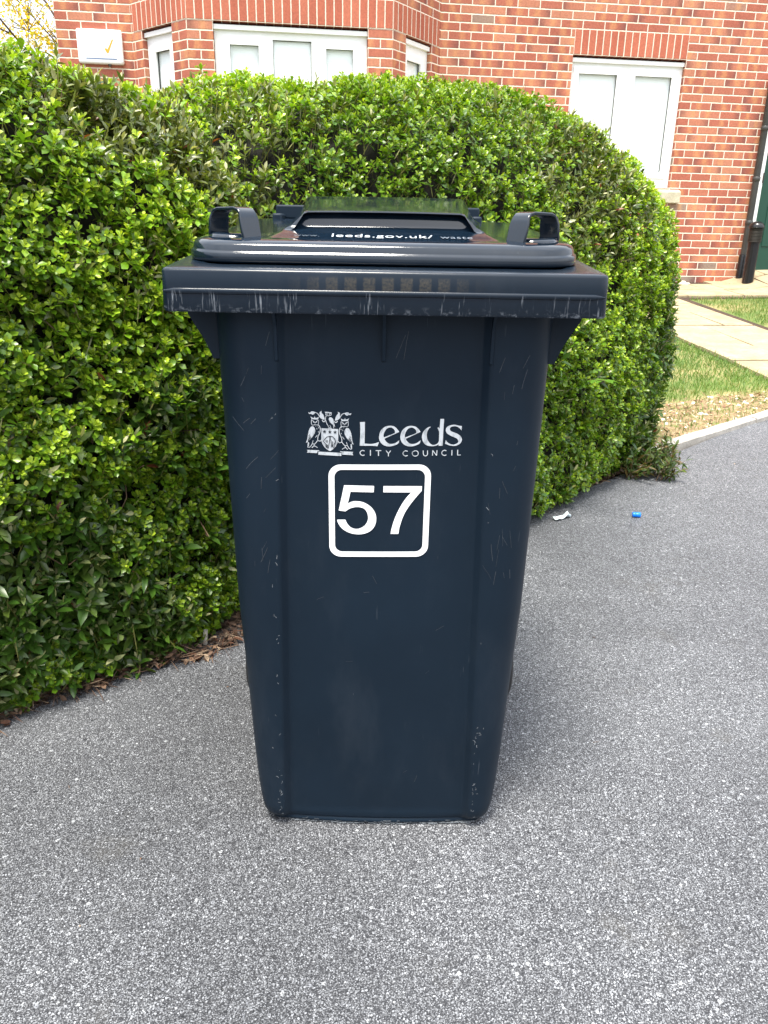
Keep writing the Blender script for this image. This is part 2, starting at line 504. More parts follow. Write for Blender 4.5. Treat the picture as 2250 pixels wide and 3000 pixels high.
# concrete edging kerb between the driveway and the lawn, in short lengths
k0 = np.array([1.15, 3.292]); kd = np.array([.8, .6]); kn = np.array([-.6, .8])
kb = MB(); q = 0.0
while q < 5.2:
    L = .915
    ws = [rng.normal(0, .0025) for _ in range(8)]
    loops = []
    for i in range(8):
        c = k0 + kd * (q + L * i / 7 * .992)
        z = float(hz(c[1])); w0 = -.004 + ws[i]; w1 = .052 + ws[(i * 3) % 8] * .6
        a = c + kn * w0; b = c + kn * w1
        h = .026 + ws[(i * 5) % 8] * .5
        loops.append([(a[0], a[1], z - .08), (a[0], a[1], z + h - .006), (a[0] + kn[0] * .006, a[1] + kn[1] * .006, z + h), (b[0], b[1], z + h), (b[0], b[1], z - .08)])
    kb.loft(loops)
    q += L
kb.build('kerb', M['kerb'])['kind'] = 'structure'

lawn_near = [(.2, 3.6), (1.35, 4.05), (1.82, 4.29), (2.21, 4.43), (2.36, 4.48), (2.149, 5.946), (2.02, 7.0), (1.9, 7.85), (-3, 7.2), (-3, 4)]
lawn_far = [(3.25, 4.95), (3.087, 6.387), (2.939, 7.804), (3.8, 7.95), (7, 8.5), (7, 5.6)]
verge = [(1.10, 3.30), (1.35, 3.50), (1.98, 3.97), (3.2, 4.9), (3.25, 4.95), (2.36, 4.48), (2.21, 4.43), (1.82, 4.29), (1.35, 4.05), (.9, 3.8)]
flat('lawn', lawn_near, .003, M['turf'])
flat('lawn.001', lawn_far, .003, M['turf'])
flat('verge', verge, .004, M['verge'])

# riven stone paving: individual slabs with open joints over a sandy bed
def slab(mb, c, e1, e2, top=.024, jit=.003):
    pts = []
    for a, b in ((0, 0), (1, 0), (1, 1), (0, 1)):
        p = np.array(c) + np.array(e1) * a + np.array(e2) * b + rng.normal(0, .004, 2)
        pts.append(p)
    dz = rng.normal(0, jit)
    V = [(p[0], p[1], float(path_z(p[0], p[1])) - .03) for p in pts] + [(p[0], p[1], float(path_z(p[0], p[1])) + top + dz) for p in pts]
    mb.add(V, [(4, 5, 6, 7), (0, 1, 5, 4), (1, 2, 6, 5), (2, 3, 7, 6), (3, 0, 4, 7)])
def path_z(x, y):
    # ramped up to the door sill at the right
    a = np.clip((x - 3.75) / .45, 0, 1); b = np.clip((y - 8.25) / .75, 0, 1)
    return hz(y) + .125 * (a * a * (3 - 2 * a)) * b
flat('path', [(2.36, 4.48), (3.25, 4.95), (3.087, 6.387), (2.939, 7.804), (3.8, 7.95), (7, 8.5), (7, 9.6), (-4, 8.1), (-4, 7.0), (1.9, 7.85), (2.02, 7.0), (2.149, 5.946)], .007, M['soil'])
pb = MB()
d = np.array([-.117, .993]); w = np.array([.993, .117])
y0 = 0.0
row = 0
while y0 < 3.5:
    L = (.60, .45, .75, .60, .45)[row % 5]
    o0 = np.array([2.335, 4.52]) + d * y0
    cut = (.0, .42, .86) if row % 2 == 0 else (.0, .60, .86)
    for a, b in zip(cut[:-1], cut[1:]):
        slab(pb, o0 + w * (a + .008), w * (b - a - .018), d * (L - .018))
    y0 += L; row += 1
ea = np.array([math.cos(R(7.9)), math.sin(R(7.9))]); en = np.array([math.sin(R(7.9)), -math.cos(R(7.9))])
W0 = np.array([2.9945, 8.938])
for j, (a, b) in enumerate(((.22, .60), (.61, 1.02))):
    u = -5.0 + .2 * j
    while u < 3.2:
        L = (.6, .45, .75)[int(rng.integers(3))]
        n = max(1, int(L / .2))
        for i in range(n):
            slab(pb, W0 + ea * (u + L * i / n + (.005 if i == 0 else 0)) + en * a, ea * (L / n - (.010 if i == n - 1 else 0)), en * (b - a - .01), jit=.0006)
        u += L
for i in range(13):
    slab(pb, W0 + ea * (.55 + i * .2) + en * .0, ea * (.2 - (.008 if i % 3 == 2 else 0)), en * .21, jit=.0004)
pb.build('path', M['slab'])['kind'] = 'structure'

# ------------------------------------------------------------------ foliage builder
TRI = np.array([(0, 1, 2), (0, 2, 3), (1, 4, 5), (1, 5, 2), (2, 5, 6), (2, 6, 3), (4, 7, 5), (5, 7, 6)])
def unit(v): return v / np.maximum(np.linalg.norm(v, axis=-1, keepdims=True), 1e-9)

def leaf_verts(B, D, Nn, L, Wd, fold, curl, a=.38, b=.74, wa=.62, wb=1.0):
    D = unit(D); Nn = unit(Nn - D * (Nn * D).sum(-1, keepdims=True)); Sd = np.cross(D, Nn)
    L = L[:, None]; Wd = Wd[:, None] * .5; fold = np.broadcast_to(np.asarray(fold), (len(B),))[:, None]; curl = np.broadcast_to(np.asarray(curl), (len(B),))[:, None]
    def mid(u): return B + D * L * u - Nn * curl * L * u * u
    V = np.empty((len(B), 8, 3))
    V[:, 0] = B
    ma, mb = mid(a), mid(b)
    V[:, 2] = ma; V[:, 5] = mb; V[:, 7] = mid(1.0)
    for (i, j, m, w) in ((1, 3, ma, wa), (4, 6, mb, wb)):
        V[:, i] = m + Sd * Wd * w + Nn * fold * Wd * w
        V[:, j] = m - Sd * Wd * w + Nn * fold * Wd * w
    return V

class Foliage:
    def __init__(s): s.V = []; s.C = []
    def add(s, V, C):
        s.V.append(V); s.C.append(np.repeat(C[:, None, :], 8, 1))
    def mesh(s, name):
        V = np.concatenate(s.V); C = np.concatenate(s.C); n = len(V)
        F = (TRI[None] + (np.arange(n) * 8)[:, None, None]).reshape(-1, 3)
        print(name, n, 'leaves')
        return npmesh(name, V.reshape(-1, 3), F, C.reshape(-1, 3))

def lump(P, k, seed):
    """cheap smooth noise in about -1..1"""
    r = np.random.default_rng(seed); v = 0
    for i in range(7):
        w = r.normal(size=3); w = w / np.linalg.norm(w) * k * r.uniform(.6, 1.7)
        v = v + np.sin(P @ w + r.uniform(0, 6.28))
    return v / 3.0

def rosettes(fo, P, A, size, nleaf, kind, tone):
    """whorls of leaves at shoot tips: P tip positions, A shoot directions, tone 0 old .. 1 fresh growth"""
    n = len(P)
    ref = unit(np.cross(A, rng.normal(size=(n, 3)))); ref2 = np.cross(A, ref)
    ph = rng.uniform(0, 6.28, n)
    for j in range(nleaf):
        f = j / (nleaf - 1.0)
        keep = rng.random(n) < (.97 if kind == 'box' else .9)
        az = ph + j * 2.399 + rng.normal(0, .25, n)
        th = np.clip((.42 + f * .95 if kind == 'box' else .30 + f * 1.0) + rng.normal(0, .2, n), .1, 1.9)
        rad = ref * np.cos(az)[:, None] + ref2 * np.sin(az)[:, None]
        D = A * np.cos(th)[:, None] + rad * np.sin(th)[:, None] + rng.normal(0, .08, (n, 3))
        D[:, 2] -= .12 * f
        Nn = A * np.sin(th)[:, None] - rad * np.cos(th)[:, None] + rng.normal(0, .22, (n, 3))
        B = P - A * (size * (.10 + f * .95))[:, None]
        if kind == 'box':
            L = size * (.55 + .55 * min(1, f * 1.7)) * rng.uniform(.8, 1.15, n)
            V = leaf_verts(B, D, Nn, L, L * rng.uniform(.52, .66, n), rng.uniform(.15, .5, n), rng.normal(.12, .12, n))
            young = np.clip(1.0 - f * 1.5, 0, 1) * (.35 + .65 * tone)
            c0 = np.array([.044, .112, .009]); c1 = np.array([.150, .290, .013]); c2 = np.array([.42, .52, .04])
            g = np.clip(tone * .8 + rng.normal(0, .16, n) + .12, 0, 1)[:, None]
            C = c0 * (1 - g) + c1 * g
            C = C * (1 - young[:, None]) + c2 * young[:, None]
        else:
            L = size * (.7 + .6 * f) * rng.uniform(.75, 1.2, n)
            V = leaf_verts(B, D, Nn, L, L * rng.uniform(.30, .40, n), rng.uniform(.1, .6, n), rng.normal(.1, .15, n), wa=1.0, wb=.82, a=.36, b=.70)
            t = tone[:, None]
            old = np.array([.044, .105, .013]); ol = np.array([.100, .118, .026]); pale = np.array([.42, .41, .22])
            C = old * (1 - t) + ol * t
            u = np.clip((1 - f * 3.2), 0, 1) * rng.random(n)[:, None]
            C = C * (1 - u) + pale * u
            red = (rng.random(n) < .010)[:, None]
            C = np.where(red, np.array([.16, .05, .025]), C)
        C = C * rng.uniform(.78, 1.25, (n, 1))
        fo.add(V[keep], C[keep])
    # the shoot itself
    B = P - A * (size * 2.6)[:, None]
    V = leaf_verts(B, A + rng.normal(0, .05, (n, 3)), ref, size * 2.5, np.full(n, .0026), .0, .0, wa=1, wb=.9)
    fo.add(V, np.tile(np.array([.20, .20, .055]), (n, 1)) * rng.uniform(.6, 1.2, (n, 1)))

# ------------------------------------------------------------------ the two clipped hedges
HED = dict(
    near=dict(c=(-1.02, .485, .60), h=(1.84, .53, .785, .80), n=(8, 4, 3.2)),
    far=dict(c=(1.50, .50, .58), h=(1.40, .57, .82, .80), n=(2.6, 4, 2.6), notch=.17),
)
def hedge_F(q, X):
    s, t, z = (X[:, 0] - q['c'][0]), (X[:, 1] - q['c'][1]), (X[:, 2] - q['c'][2])
    t = t - q.get('notch', 0) * np.clip((1.22 - X[:, 0]) / .42, 0, 1)          # set back where the two hedges meet
    hs, ht, hu, hd = q['h']; ns, nt, nz = q['n']
    hzv = np.where(z > 0, hu, hd); nzv = np.where(z > 0, nz, 4.0)
    fs, ft, fz = np.abs(s) / hs, np.abs(t) / ht, np.abs(z) / hzv
    F = fs ** ns + ft ** nt + fz ** nzv
    G = np.stack([ns * fs ** (ns - 1) / hs * np.sign(s), nt * ft ** (nt - 1) / ht * np.sign(t), nzv * fz ** (nzv - 1) / hzv * np.sign(z)], 1)
    return F, G
def hedge_world(X):
    p = HA + X[:, :1] * HE + X[:, 1:2] * HN
    return np.column_stack([p, X[:, 2] + hz(p[:, 1])])
def hedge_dir(G): return unit(np.column_stack([G[:, :1] * HE + G[:, 1:2] * HN, G[:, 2]]))
def hedge_shell(q, n, lo, hi, d0, d1, seed, amp=.035):
    X = rng.uniform(lo, hi, (n, 3))
    F, G = hedge_F(q, X)
    d = (1 - F) / np.maximum(np.linalg.norm(G, axis=1), .3) + amp * lump(X, 9, seed) * .6 + .012 * lump(X, 26, seed + 1)
    k = (d > d0) & (d < d1) & (X[:, 2] > .012)
    return X[k], G[k], d[k]
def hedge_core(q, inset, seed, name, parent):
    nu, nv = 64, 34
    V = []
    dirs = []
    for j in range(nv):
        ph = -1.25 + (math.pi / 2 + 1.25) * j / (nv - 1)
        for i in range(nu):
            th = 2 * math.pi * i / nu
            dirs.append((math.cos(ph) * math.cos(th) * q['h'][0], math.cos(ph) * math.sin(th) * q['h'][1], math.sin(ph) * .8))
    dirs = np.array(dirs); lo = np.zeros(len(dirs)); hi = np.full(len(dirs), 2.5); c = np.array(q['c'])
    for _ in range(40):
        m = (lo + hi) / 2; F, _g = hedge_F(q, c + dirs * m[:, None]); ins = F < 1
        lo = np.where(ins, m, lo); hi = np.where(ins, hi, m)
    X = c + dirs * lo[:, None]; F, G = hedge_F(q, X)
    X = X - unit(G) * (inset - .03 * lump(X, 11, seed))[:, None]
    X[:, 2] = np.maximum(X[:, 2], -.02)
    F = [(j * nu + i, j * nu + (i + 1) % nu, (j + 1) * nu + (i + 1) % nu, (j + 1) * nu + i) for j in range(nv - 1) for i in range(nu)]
    o = link(name, npmesh(name, hedge_world(X), np.array(F)), M['core_shade'], parent, True)  # near-black inner sheet: paints the hedge's inner shade and stops see-through
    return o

def hedge(which, loc, label):
    q = HED[which]; near = which == 'near'
    root = empty('hedge', loc, label, 'hedge', 'clipped hedges beside the driveway')
    fo = Foliage()
    if near: lo, hi = np.array([-.62, -.10, .02]), np.array([.92, 1.0, 1.52])
    else: lo, hi = np.array([.15, -.12, .02]), np.array([2.95, 1.15, 1.46])
    vol = np.prod(hi - lo)
    for (d0, d1, den) in ((-.012, .025, 84000 if near else 66000), (.025, .065, 38000 if near else 27000), (.065, .110, 11000)):
        X, G, d = hedge_shell(q, int(vol * den), lo, hi, d0, d1, 5 if near else 15)
        back = (X[:, 1] > .72) & (X[:, 2] < 1.1)
        k = ~back | (rng.random(len(X)) < .25)
        if near: k &= ~((X[:, 0] < -.45) & (rng.random(len(X)) < .5))
        X, G = X[k], G[k]
        s, t, z = X.T
        nz = lump(X, 7, 31) * .5 + lump(X, 17, 33) * .35
        if near:
            p2 = np.clip((.50 - s + nz * .35) * 4, 0, 1) * np.clip((.62 - z + nz * .30) * 5, 0, 1)
            p2 = np.maximum(p2, .68 * np.clip((nz * .5 + s - .50) * 5, 0, 1) * np.clip((z - .80 + nz * .2) * 4, 0, 1))
            p2 = np.maximum(p2, .85 * (np.abs(z - 1.32 + .35 * (s - .25)) < .10 + .07 * nz) * (s > .30))
            p2 = np.maximum(p2, np.where(nz > .45, .7, .10))
        else:
            p2 = .62 * np.clip((1.00 - s + nz * .5) * 4, 0, 1) * (z > .6)
            p2 = np.maximum(p2, .72 * np.clip(1.35 - np.hypot((s - 2.05) / .34, (z - 1.16) / .20) + nz * .8, 0, 1))
            p2 = np.maximum(p2, .8 * np.clip((s - 2.45 + nz * .2) * 6, 0, 1) * (z < .28))
            p2 = np.maximum(p2, np.where(nz > .62, .6, .06))
        cot = rng.random(len(X)) < p2
        Pw = hedge_world(X); N = hedge_dir(G)
        A = unit(N * .70 + np.array([0, 0, .75]) + rng.normal(0, .33, (len(X), 3)))
        # a few long shoots that missed the shears
        longs = (rng.random(len(X)) < .012) & (z > 1.1) & (d0 < 0)
        A = np.where(longs[:, None], unit(A * .3 + np.array([0, 0, 1.0])), A)
        Pw = Pw + A * (longs * rng.uniform(.008, .035, len(X)))[:, None]
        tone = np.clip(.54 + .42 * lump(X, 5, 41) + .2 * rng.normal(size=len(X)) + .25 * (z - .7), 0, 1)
        k1 = ~cot
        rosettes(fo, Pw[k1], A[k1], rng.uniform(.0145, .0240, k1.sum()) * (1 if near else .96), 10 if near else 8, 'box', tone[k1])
        k2 = cot & (rng.random(len(X)) < .72)
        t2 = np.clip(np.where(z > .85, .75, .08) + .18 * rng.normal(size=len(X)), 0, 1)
        sz = np.where(z < .7, rng.uniform(.028, .043, len(X)), rng.uniform(.022, .032, len(X)))
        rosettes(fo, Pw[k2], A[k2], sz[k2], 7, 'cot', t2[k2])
    link('foliage', fo.mesh('foliage'), M['leaf'], root, True)['kind'] = 'stuff'
    hedge_core(q, .115, 3, 'shade_core', root)
    if near:                                     # pocket of dead brown leaves in the face
        c = np.array([.13, .03, .60]); n = 130
        X = c + rng.normal(0, 1, (n, 3)) * np.array([.055, .022, .045]); Pw = hedge_world(X); fd = Foliage()
        Ln = rng.uniform(.02, .04, n)
        V = leaf_verts(Pw, rng.normal(size=(n, 3)) + np.array([0, 0, -.5]), rng.normal(size=(n, 3)), Ln, Ln * .42, .7, rng.normal(.3, .4, n), wa=1, wb=.8)
        pal = np.array([(.16, .07, .04), (.30, .17, .11), (.09, .04, .025), (.42, .29, .20)])
        fd.add(V, pal[rng.integers(0, 4, n)] * rng.uniform(.7, 1.2, (n, 1)))
        link('dead_leaves', fd.mesh('dead_leaves'), M['chip'], root, True)['kind'] = 'stuff'
    # bare twigs inside, seen through gaps
    tb = MB()
    X, G, d = hedge_shell(q, 9000, lo, hi, .02, .10, 5)
    Pw = hedge_world(X); N = hedge_dir(G)
    for i in range(min(420, len(Pw))):
        a = Vector(Pw[i]); dr = (Vector(N[i]) * .5 + Vector(rng.normal(0, .5, 3)) + Vector((0, 0, .5))).normalized()
        tb.tube([a - dr * .05, a + Vector(rng.normal(0, .006, 3)), a + dr * .055], [.0016, .0013, .0009], 4)
    tb.build('twigs', M['twig'], root)['kind'] = 'stuff'
    return root

hedge('near', (-.75, 1.95, 0), 'nearer clipped hedge with larger leaves low down, left of the wheelie bin')
hedge('far', (.15, 2.9, 0), 'farther rounded clipped hedge behind and to the right of the wheelie bin')

# ------------------------------------------------------------------ litter under the hedge
fo = Foliage()
n = 3300
s = np.where(rng.random(n) < .85, rng.uniform(-.7, .95, n), rng.uniform(.9, 2.5, n)); t = np.abs(rng.normal(0, .034, n)) - .022 + .020 * np.sin(s * 9) + .012 * np.sin(s * 23)
t = np.where(s > .85, t * .4 + .05, t)
p = HA + s[:, None] * HE + t[:, None] * HN
P = np.column_stack([p, hz(p[:, 1]) + rng.uniform(.002, .022, n) * np.clip(1 + t * 6, .2, 1)])
az = rng.uniform(0, 6.28, n)
D = np.column_stack([np.cos(az), np.sin(az), rng.normal(0, .22, n)])
tw = rng.random(n) < .6
L = np.where(tw, rng.uniform(.02, .075, n), rng.uniform(.012, .028, n)); Wd = np.where(tw, rng.uniform(.0010, .0024, n), L * .45)
V = leaf_verts(P, D, np.column_stack([rng.normal(0, .4, n), rng.normal(0, .4, n), np.ones(n)]), L, Wd, .4, rng.normal(0, .25, n), wa=.9, wb=.9)
pal = np.array([(.12, .07, .045), (.06, .03, .018), (.18, .11, .07), (.035, .02, .012), (.30, .22, .15), (.10, .04, .02)])
fo.add(V, pal[rng.integers(0, len(pal), n)] * rng.uniform(.7, 1.2, (n, 1)))
tag(link('leaf_litter', fo.mesh('leaf_litter'), M['chip']), 'dry brown twigs and dead leaves along the foot of the hedges', 'litter', kind='stuff')

fo = Foliage()
n = 150
P = np.column_stack([rng.uniform(-1.2, 2.6, n), rng.uniform(.55, 4.2, n)])
P = P[((P - HA) @ HN < -.03) & ~((np.abs(P[:, 0]) < .32) & (P[:, 1] > 1.05) & (P[:, 1] < 1.75))]; n = len(P)
P = np.column_stack([P, hz(P[:, 1]) + .002]); az = rng.uniform(0, 6.28, n); tw = rng.random(n) < .45
L = np.where(tw, rng.uniform(.008, .03, n), rng.uniform(.003, .010, n)); Wd = np.where(tw, .0010, L * .6)
V = leaf_verts(P, np.column_stack([np.cos(az), np.sin(az), rng.uniform(0, .3, n)]), np.column_stack([rng.normal(0, .3, (n, 2)), np.ones(n)]), L, Wd, .4, .2, wa=.9, wb=.9)
fo.add(V, pal[rng.integers(0, len(pal), n)] * rng.uniform(.7, 1.3, (n, 1)))
tag(link('grit', fo.mesh('grit'), M['chip']), 'tiny twigs and crumbs of leaf scattered across the open tarmac', 'grit', kind='stuff')

# ------------------------------------------------------------------ grass blades, dry verge
def in_poly(P, poly):
    poly = np.array(poly); x, y = P.T; c = np.zeros(len(P), bool)
    for i in range(len(poly)):
        x0, y0 = poly[i]; x1, y1 = poly[i - 1]
        c ^= ((y0 > y) != (y1 > y)) & (x < (x1 - x0) * (y - y0) / (y1 - y0 + 1e-12) + x0)
    return c
def blades(name, poly, box, n, label, h=(.025, .055), pal=((.065, .145, .020), (.14, .23, .04), (.28, .27, .09)), yel=.14, w=.0032):
    P = rng.uniform((box[0], box[1]), (box[2], box[3]), (n, 2)); P = P[in_poly(P, poly)]; n = len(P)
    P3 = np.column_stack([P, hz(P[:, 1]) + .002])
    D = np.column_stack([rng.normal(0, .38, n), rng.normal(0, .38, n), np.ones(n)])
    L = rng.uniform(*h, n)
    V = leaf_verts(P3, D, rng.normal(size=(n, 3)), L, np.full(n, w) * rng.uniform(.7, 1.4, n), .3, rng.normal(.3, .25, n), wa=1, wb=.7)
    g = np.clip(.5 + .4 * lump(P3, 5, 77) + rng.normal(0, .25, n), 0, 1)[:, None]
    C = np.array(pal[0]) * (1 - g) + np.array(pal[1]) * g
    dry = (rng.random(n) < yel * (1 + lump(P3, 3, 78)))[:, None]
    C = np.where(dry, np.array(pal[2]), C) * rng.uniform(.75, 1.2, (n, 1))
    fo = Foliage(); fo.add(V, C)
    return tag(link(name, fo.mesh(name), M['grass']), label, 'grass', kind='stuff')
blades('grass', lawn_near, (.6, 3.7, 2.5, 7.9), 42000, 'rough mown grass between the hedge end and the stone path')
blades('grass.001', lawn_far, (2.9, 5.0, 5.5, 8.6), 26000, 'wedge of lawn to the right of the stone path')

blades('grass.002', verge, (1.2, 3.4, 3.2, 5.0), 5200, 'thin tufts of grass growing through the dry verge behind the kerb', h=(.015, .045), yel=.35)

fo = Foliage()
n = 9000
P = rng.uniform((.9, 3.3), (3.4, 5.0), (n, 2)); P = P[in_poly(P, verge)]; n = len(P)
P3 = np.column_stack([P, hz(P[:, 1]) + rng.uniform(.002, .016, n)])
az = rng.uniform(0, 6.28, n); D = np.column_stack([np.cos(az), np.sin(az), rng.uniform(-.1, .5, n)])
straw = rng.random(n) < .62
L = np.where(straw, rng.uniform(.03, .07, n), rng.uniform(.012, .026, n)); Wd = np.where(straw, .0028, L * rng.uniform(.4, .8, n))
V = leaf_verts(P3, D, np.column_stack([rng.normal(0, .5, (n, 2)), np.ones(n)]), L, Wd, .3, rng.normal(.1, .2, n), wa=.9, wb=.9)
pal = np.array([(.42, .32, .15), (.50, .41, .22), (.30, .165, .09), (.23, .21, .07), (.55, .48, .35), (.24, .11, .065), (.17, .10, .06)])
fo.add(V, pal[rng.integers(0, len(pal), n)] * rng.uniform(.75, 1.15, (n, 1)))
tag(link('dry_grass', fo.mesh('dry_grass'), M['chip']), 'yellowed dry grass and wood chips behind the concrete kerb', 'dry grass', kind='stuff')

def pebble_heap(name, label, pts, rr):
    mb = MB()
    for (x, y) in pts:
        r = rng.uniform(*rr); z = float(hz(y)) + r * .35
        f = rng.uniform(.7, 1.3, 3)
        prof = [(math.sin(a) * r, -math.cos(a) * r * .7) for a in (.15, .8, 1.57, 2.3, 3.0)]
        k = len(mb.v); mb.lathe(prof, (0, 0, 0), 7)
        c, s_ = math.cos(rng.uniform(0, 6)), math.sin(rng.uniform(0, 6))
        for i in range(k, len(mb.v)):
            v = mb.v[i]; vx, vy, vz = v[0] * f[0], v[1] * f[1], v[2] * f[2]
            mb.v[i] = (x + vx * c - vy * s_, y + vx * s_ + vy * c, z + vz)
    return tag(mb.build(name, M['pebble'], smooth=True), label, 'pebbles', kind='stuff')
pp = []
for _ in range(420):
    u = rng.uniform(-2.2, .32); g = rng.uniform(.015, .20); q = W0 + ea * u + en * g; pp.append((q[0], q[1]))
pebble_heap('pebbles', 'white pebbles in the strip at the foot of the brick wall', pp, (.014, .032))
P = rng.uniform((1.2, 3.4), (3.2, 5.0), (900, 2)); P = P[in_poly(P, verge)][:70]
pebble_heap('pebbles.001', 'pale loose stones scattered over the dry verge', [tuple(q) for q in P], (.006, .016))

# ------------------------------------------------------------------ the wheelie bin
BX = -.004
bin_root = empty('wheelie_bin', (BX, 1.38, 0), 'dark blue-grey wheelie bin with white house number 57 on the driveway', 'wheelie bin')

def bw(z):                                       # half width of the body
    return float(np.interp(z, [0, .006, .02, .05, .09, .16, .45, .92], [.188, .197, .207, .2145, .2185, .2235, .237, .2435]))
def bf(z): return 1.144 - .0484 * z + float(np.interp(z, [0, .006, .02, .04], [.012, .005, .001, 0]))
def bb(z): return 1.60 + .075 * z / .92 - float(np.interp(z, [0, .02, .06], [.02, .006, 0]))
def pw(z): return .156 - .0185 * z / .92         # half width of the sunk front panel
def front_y(x, z):
    x = abs(x - BX); p = pw(z); base = bf(z)
    k = float(np.interp(z, [.011, .028], [0, 1]))              # the sunk panel ends on a bowed foot strip
    step = .0135 * k
    bulge = -.0035 * k * (1 - min(1, x / p) ** 2) - .0115 * (1 - k) * (1 - min(1, x / .19) ** 2)
    if x < p: return base + bulge
    if x < p + .013: return base + bulge - step * (x - p) / .013
    return base + bulge - step
def body_loop(z):
    w = bw(z); f = bf(z); b = bb(z); p = pw(z); rc = min(.060, w - p - .02); pts = []
    fs = lambda x: front_y(BX + x, z)
    xs = [0, .35 * p, .7 * p, .9 * p, p - .003, p + .0005, p + .003, p + .010, p + .013, p + .017]
    xs = [-x for x in xs[::-1]][:-1] + xs
    for x in xs: pts.append((x, fs(x)))
    yf = fs(p + .017)
    xr = w - rc
    for k in range(0, 9):
        a = -math.pi / 2 + (math.pi / 2) * k / 8
        pts.append((xr + rc * math.cos(a), yf + rc + rc * math.sin(a)))
    rb = .05
    for k in range(0, 7):
        a = (math.pi / 2) * k / 6
        pts.append((w - rb + rb * math.cos(a), b - rb + rb * math.sin(a)))
    for k in range(0, 7):
        a = math.pi / 2 + (math.pi / 2) * k / 6
        pts.append((-w + rb + rb * math.cos(a), b - rb + rb * math.sin(a)))
    for k in range(0, 9):
        a = math.pi + (math.pi / 2) * k / 8
        pts.append((-xr + rc * math.cos(a), yf + rc + rc * math.sin(a)))
    return [(BX + x, y, z) for x, y in pts]
mb = MB()
zs = [0, .003, .007, .010]
loops = [body_loop(z) for z in zs]
# seam groove just above the base
for z, ins in ((.0135, .0016), (.0155, .0026), (.0175, .0016)):
    l = body_loop(z); cx = BX; cy = 1.38
    loops.append([(x + (cx - x) * ins / .2, y + (cy - y) * ins / .24, zz) for x, y, zz in l])
for z in [.020, .03, .045, .065, .09, .12, .16, .25, .35, .45, .55, .65, .75, .85, .90, .945]: loops.append(body_loop(z))
mb.loft(loops)
body = mb.build('body', M['bin'], bin_root, True)

# rim all round the top: deep lifting lip in front, sides rising to the back
RS = .045
def rz(y): return RS * (y - 1.05) / .6
mb = MB()
def rim_loop(x0, y0, y1, dz, r=.012):
    pts = []
    for (cx, cy, a0) in ((x0 - r, y0 + r, -90), (x0 - r, y1 - r, 0), (-x0 + r, y1 - r, 90), (-x0 + r, y0 + r, 180)):
        for k in range(5):
            a = R(a0 + 90 * k / 4); pts.append((cx + r * math.cos(a), cy + r * math.sin(a)))
    return [(BX + x, y, dz + rz(y)) for x, y in pts]
mb.loft([rim_loop(.2955, 1.0512, 1.71, .926, .012), rim_loop(.2965, 1.05, 1.712, .9285, .013), rim_loop(.2950, 1.050, 1.712, .9775, .013), rim_loop(.2935, 1.0508, 1.711, .9800, .012), rim_loop(.2905, 1.0535, 1.708, .9815, .010),
         rim_loop(.252, 1.10, 1.67, .9815, .03), rim_loop(.245, 1.105, 1.665, .975, .03)], False, True)
# underside, as a deep hollow above the front edge
mb2 = rim_loop(.2955, 1.0512, 1.71, .926, .012); mb3 = rim_loop(.2915, 1.0552, 1.706, .926, .010); mb4 = rim_loop(.289, 1.058, 1.703, .962, .010); mb5 = rim_loop(.22, 1.13, 1.60, .962, .02)
mb.loft([mb2, mb3, mb4, mb5], False, False)
mb.build('rim', M['rim'], bin_root, True)
# half round bead along the lip
mb = MB()
L = []
for x in np.linspace(-.291, .293, 40):
    e = min(1, (x + .291) / .010 + .02, (.293 - x) / .010 + .02); r = .0036 * math.sqrt(max(.02, e)); zc = .9532
    L.append([(BX + x - .0015, 1.0505 - .8 * r * math.sin(R(a)), zc + r * math.cos(R(a)) * 1.15) for a in (-20, 20, 50, 80, 110, 140, 170, 200)])
mb.loft(L)
mb.build('lip_bead', M['rim'], bin_root, True)
# stiffening ribs under the lip and side gussets
for x in (-.151, 0, .151):
    g = MB(); t = .0022
    pr = [(1.064, .945), (front_y(BX + x, .945) + .003, .945), (front_y(BX + x, .855) + .003, .855), (front_y(BX + x, .855) - .003, .858), (1.083, .905), (1.066, .93)]
    g.loft([[(BX + x - t, y, z) for y, z in pr], [(BX + x + t, y, z) for y, z in pr]])
    g.build('rib', M['bin'], bin_root)
for sgn in (-1, 1):
    g = MB()
    pr = [(.236, .945), (.285, .945), (.283, .915), (.262, .880), (.2535, .862), (.250, .852), (.236, .852)]
    g.loft([[(BX + sgn * x, 1.135, z) for x, z in pr], [(BX + sgn * x, 1.150, z) for x, z in pr]])
    g.build('gusset', M['bin'], bin_root)
    g = MB()
    g.loft([[(BX + sgn * x, 1.46, z + .03) for x, z in pr], [(BX + sgn * x, 1.475, z + .03) for x, z in pr]])
    g.build('gusset', M['bin'], bin_root)

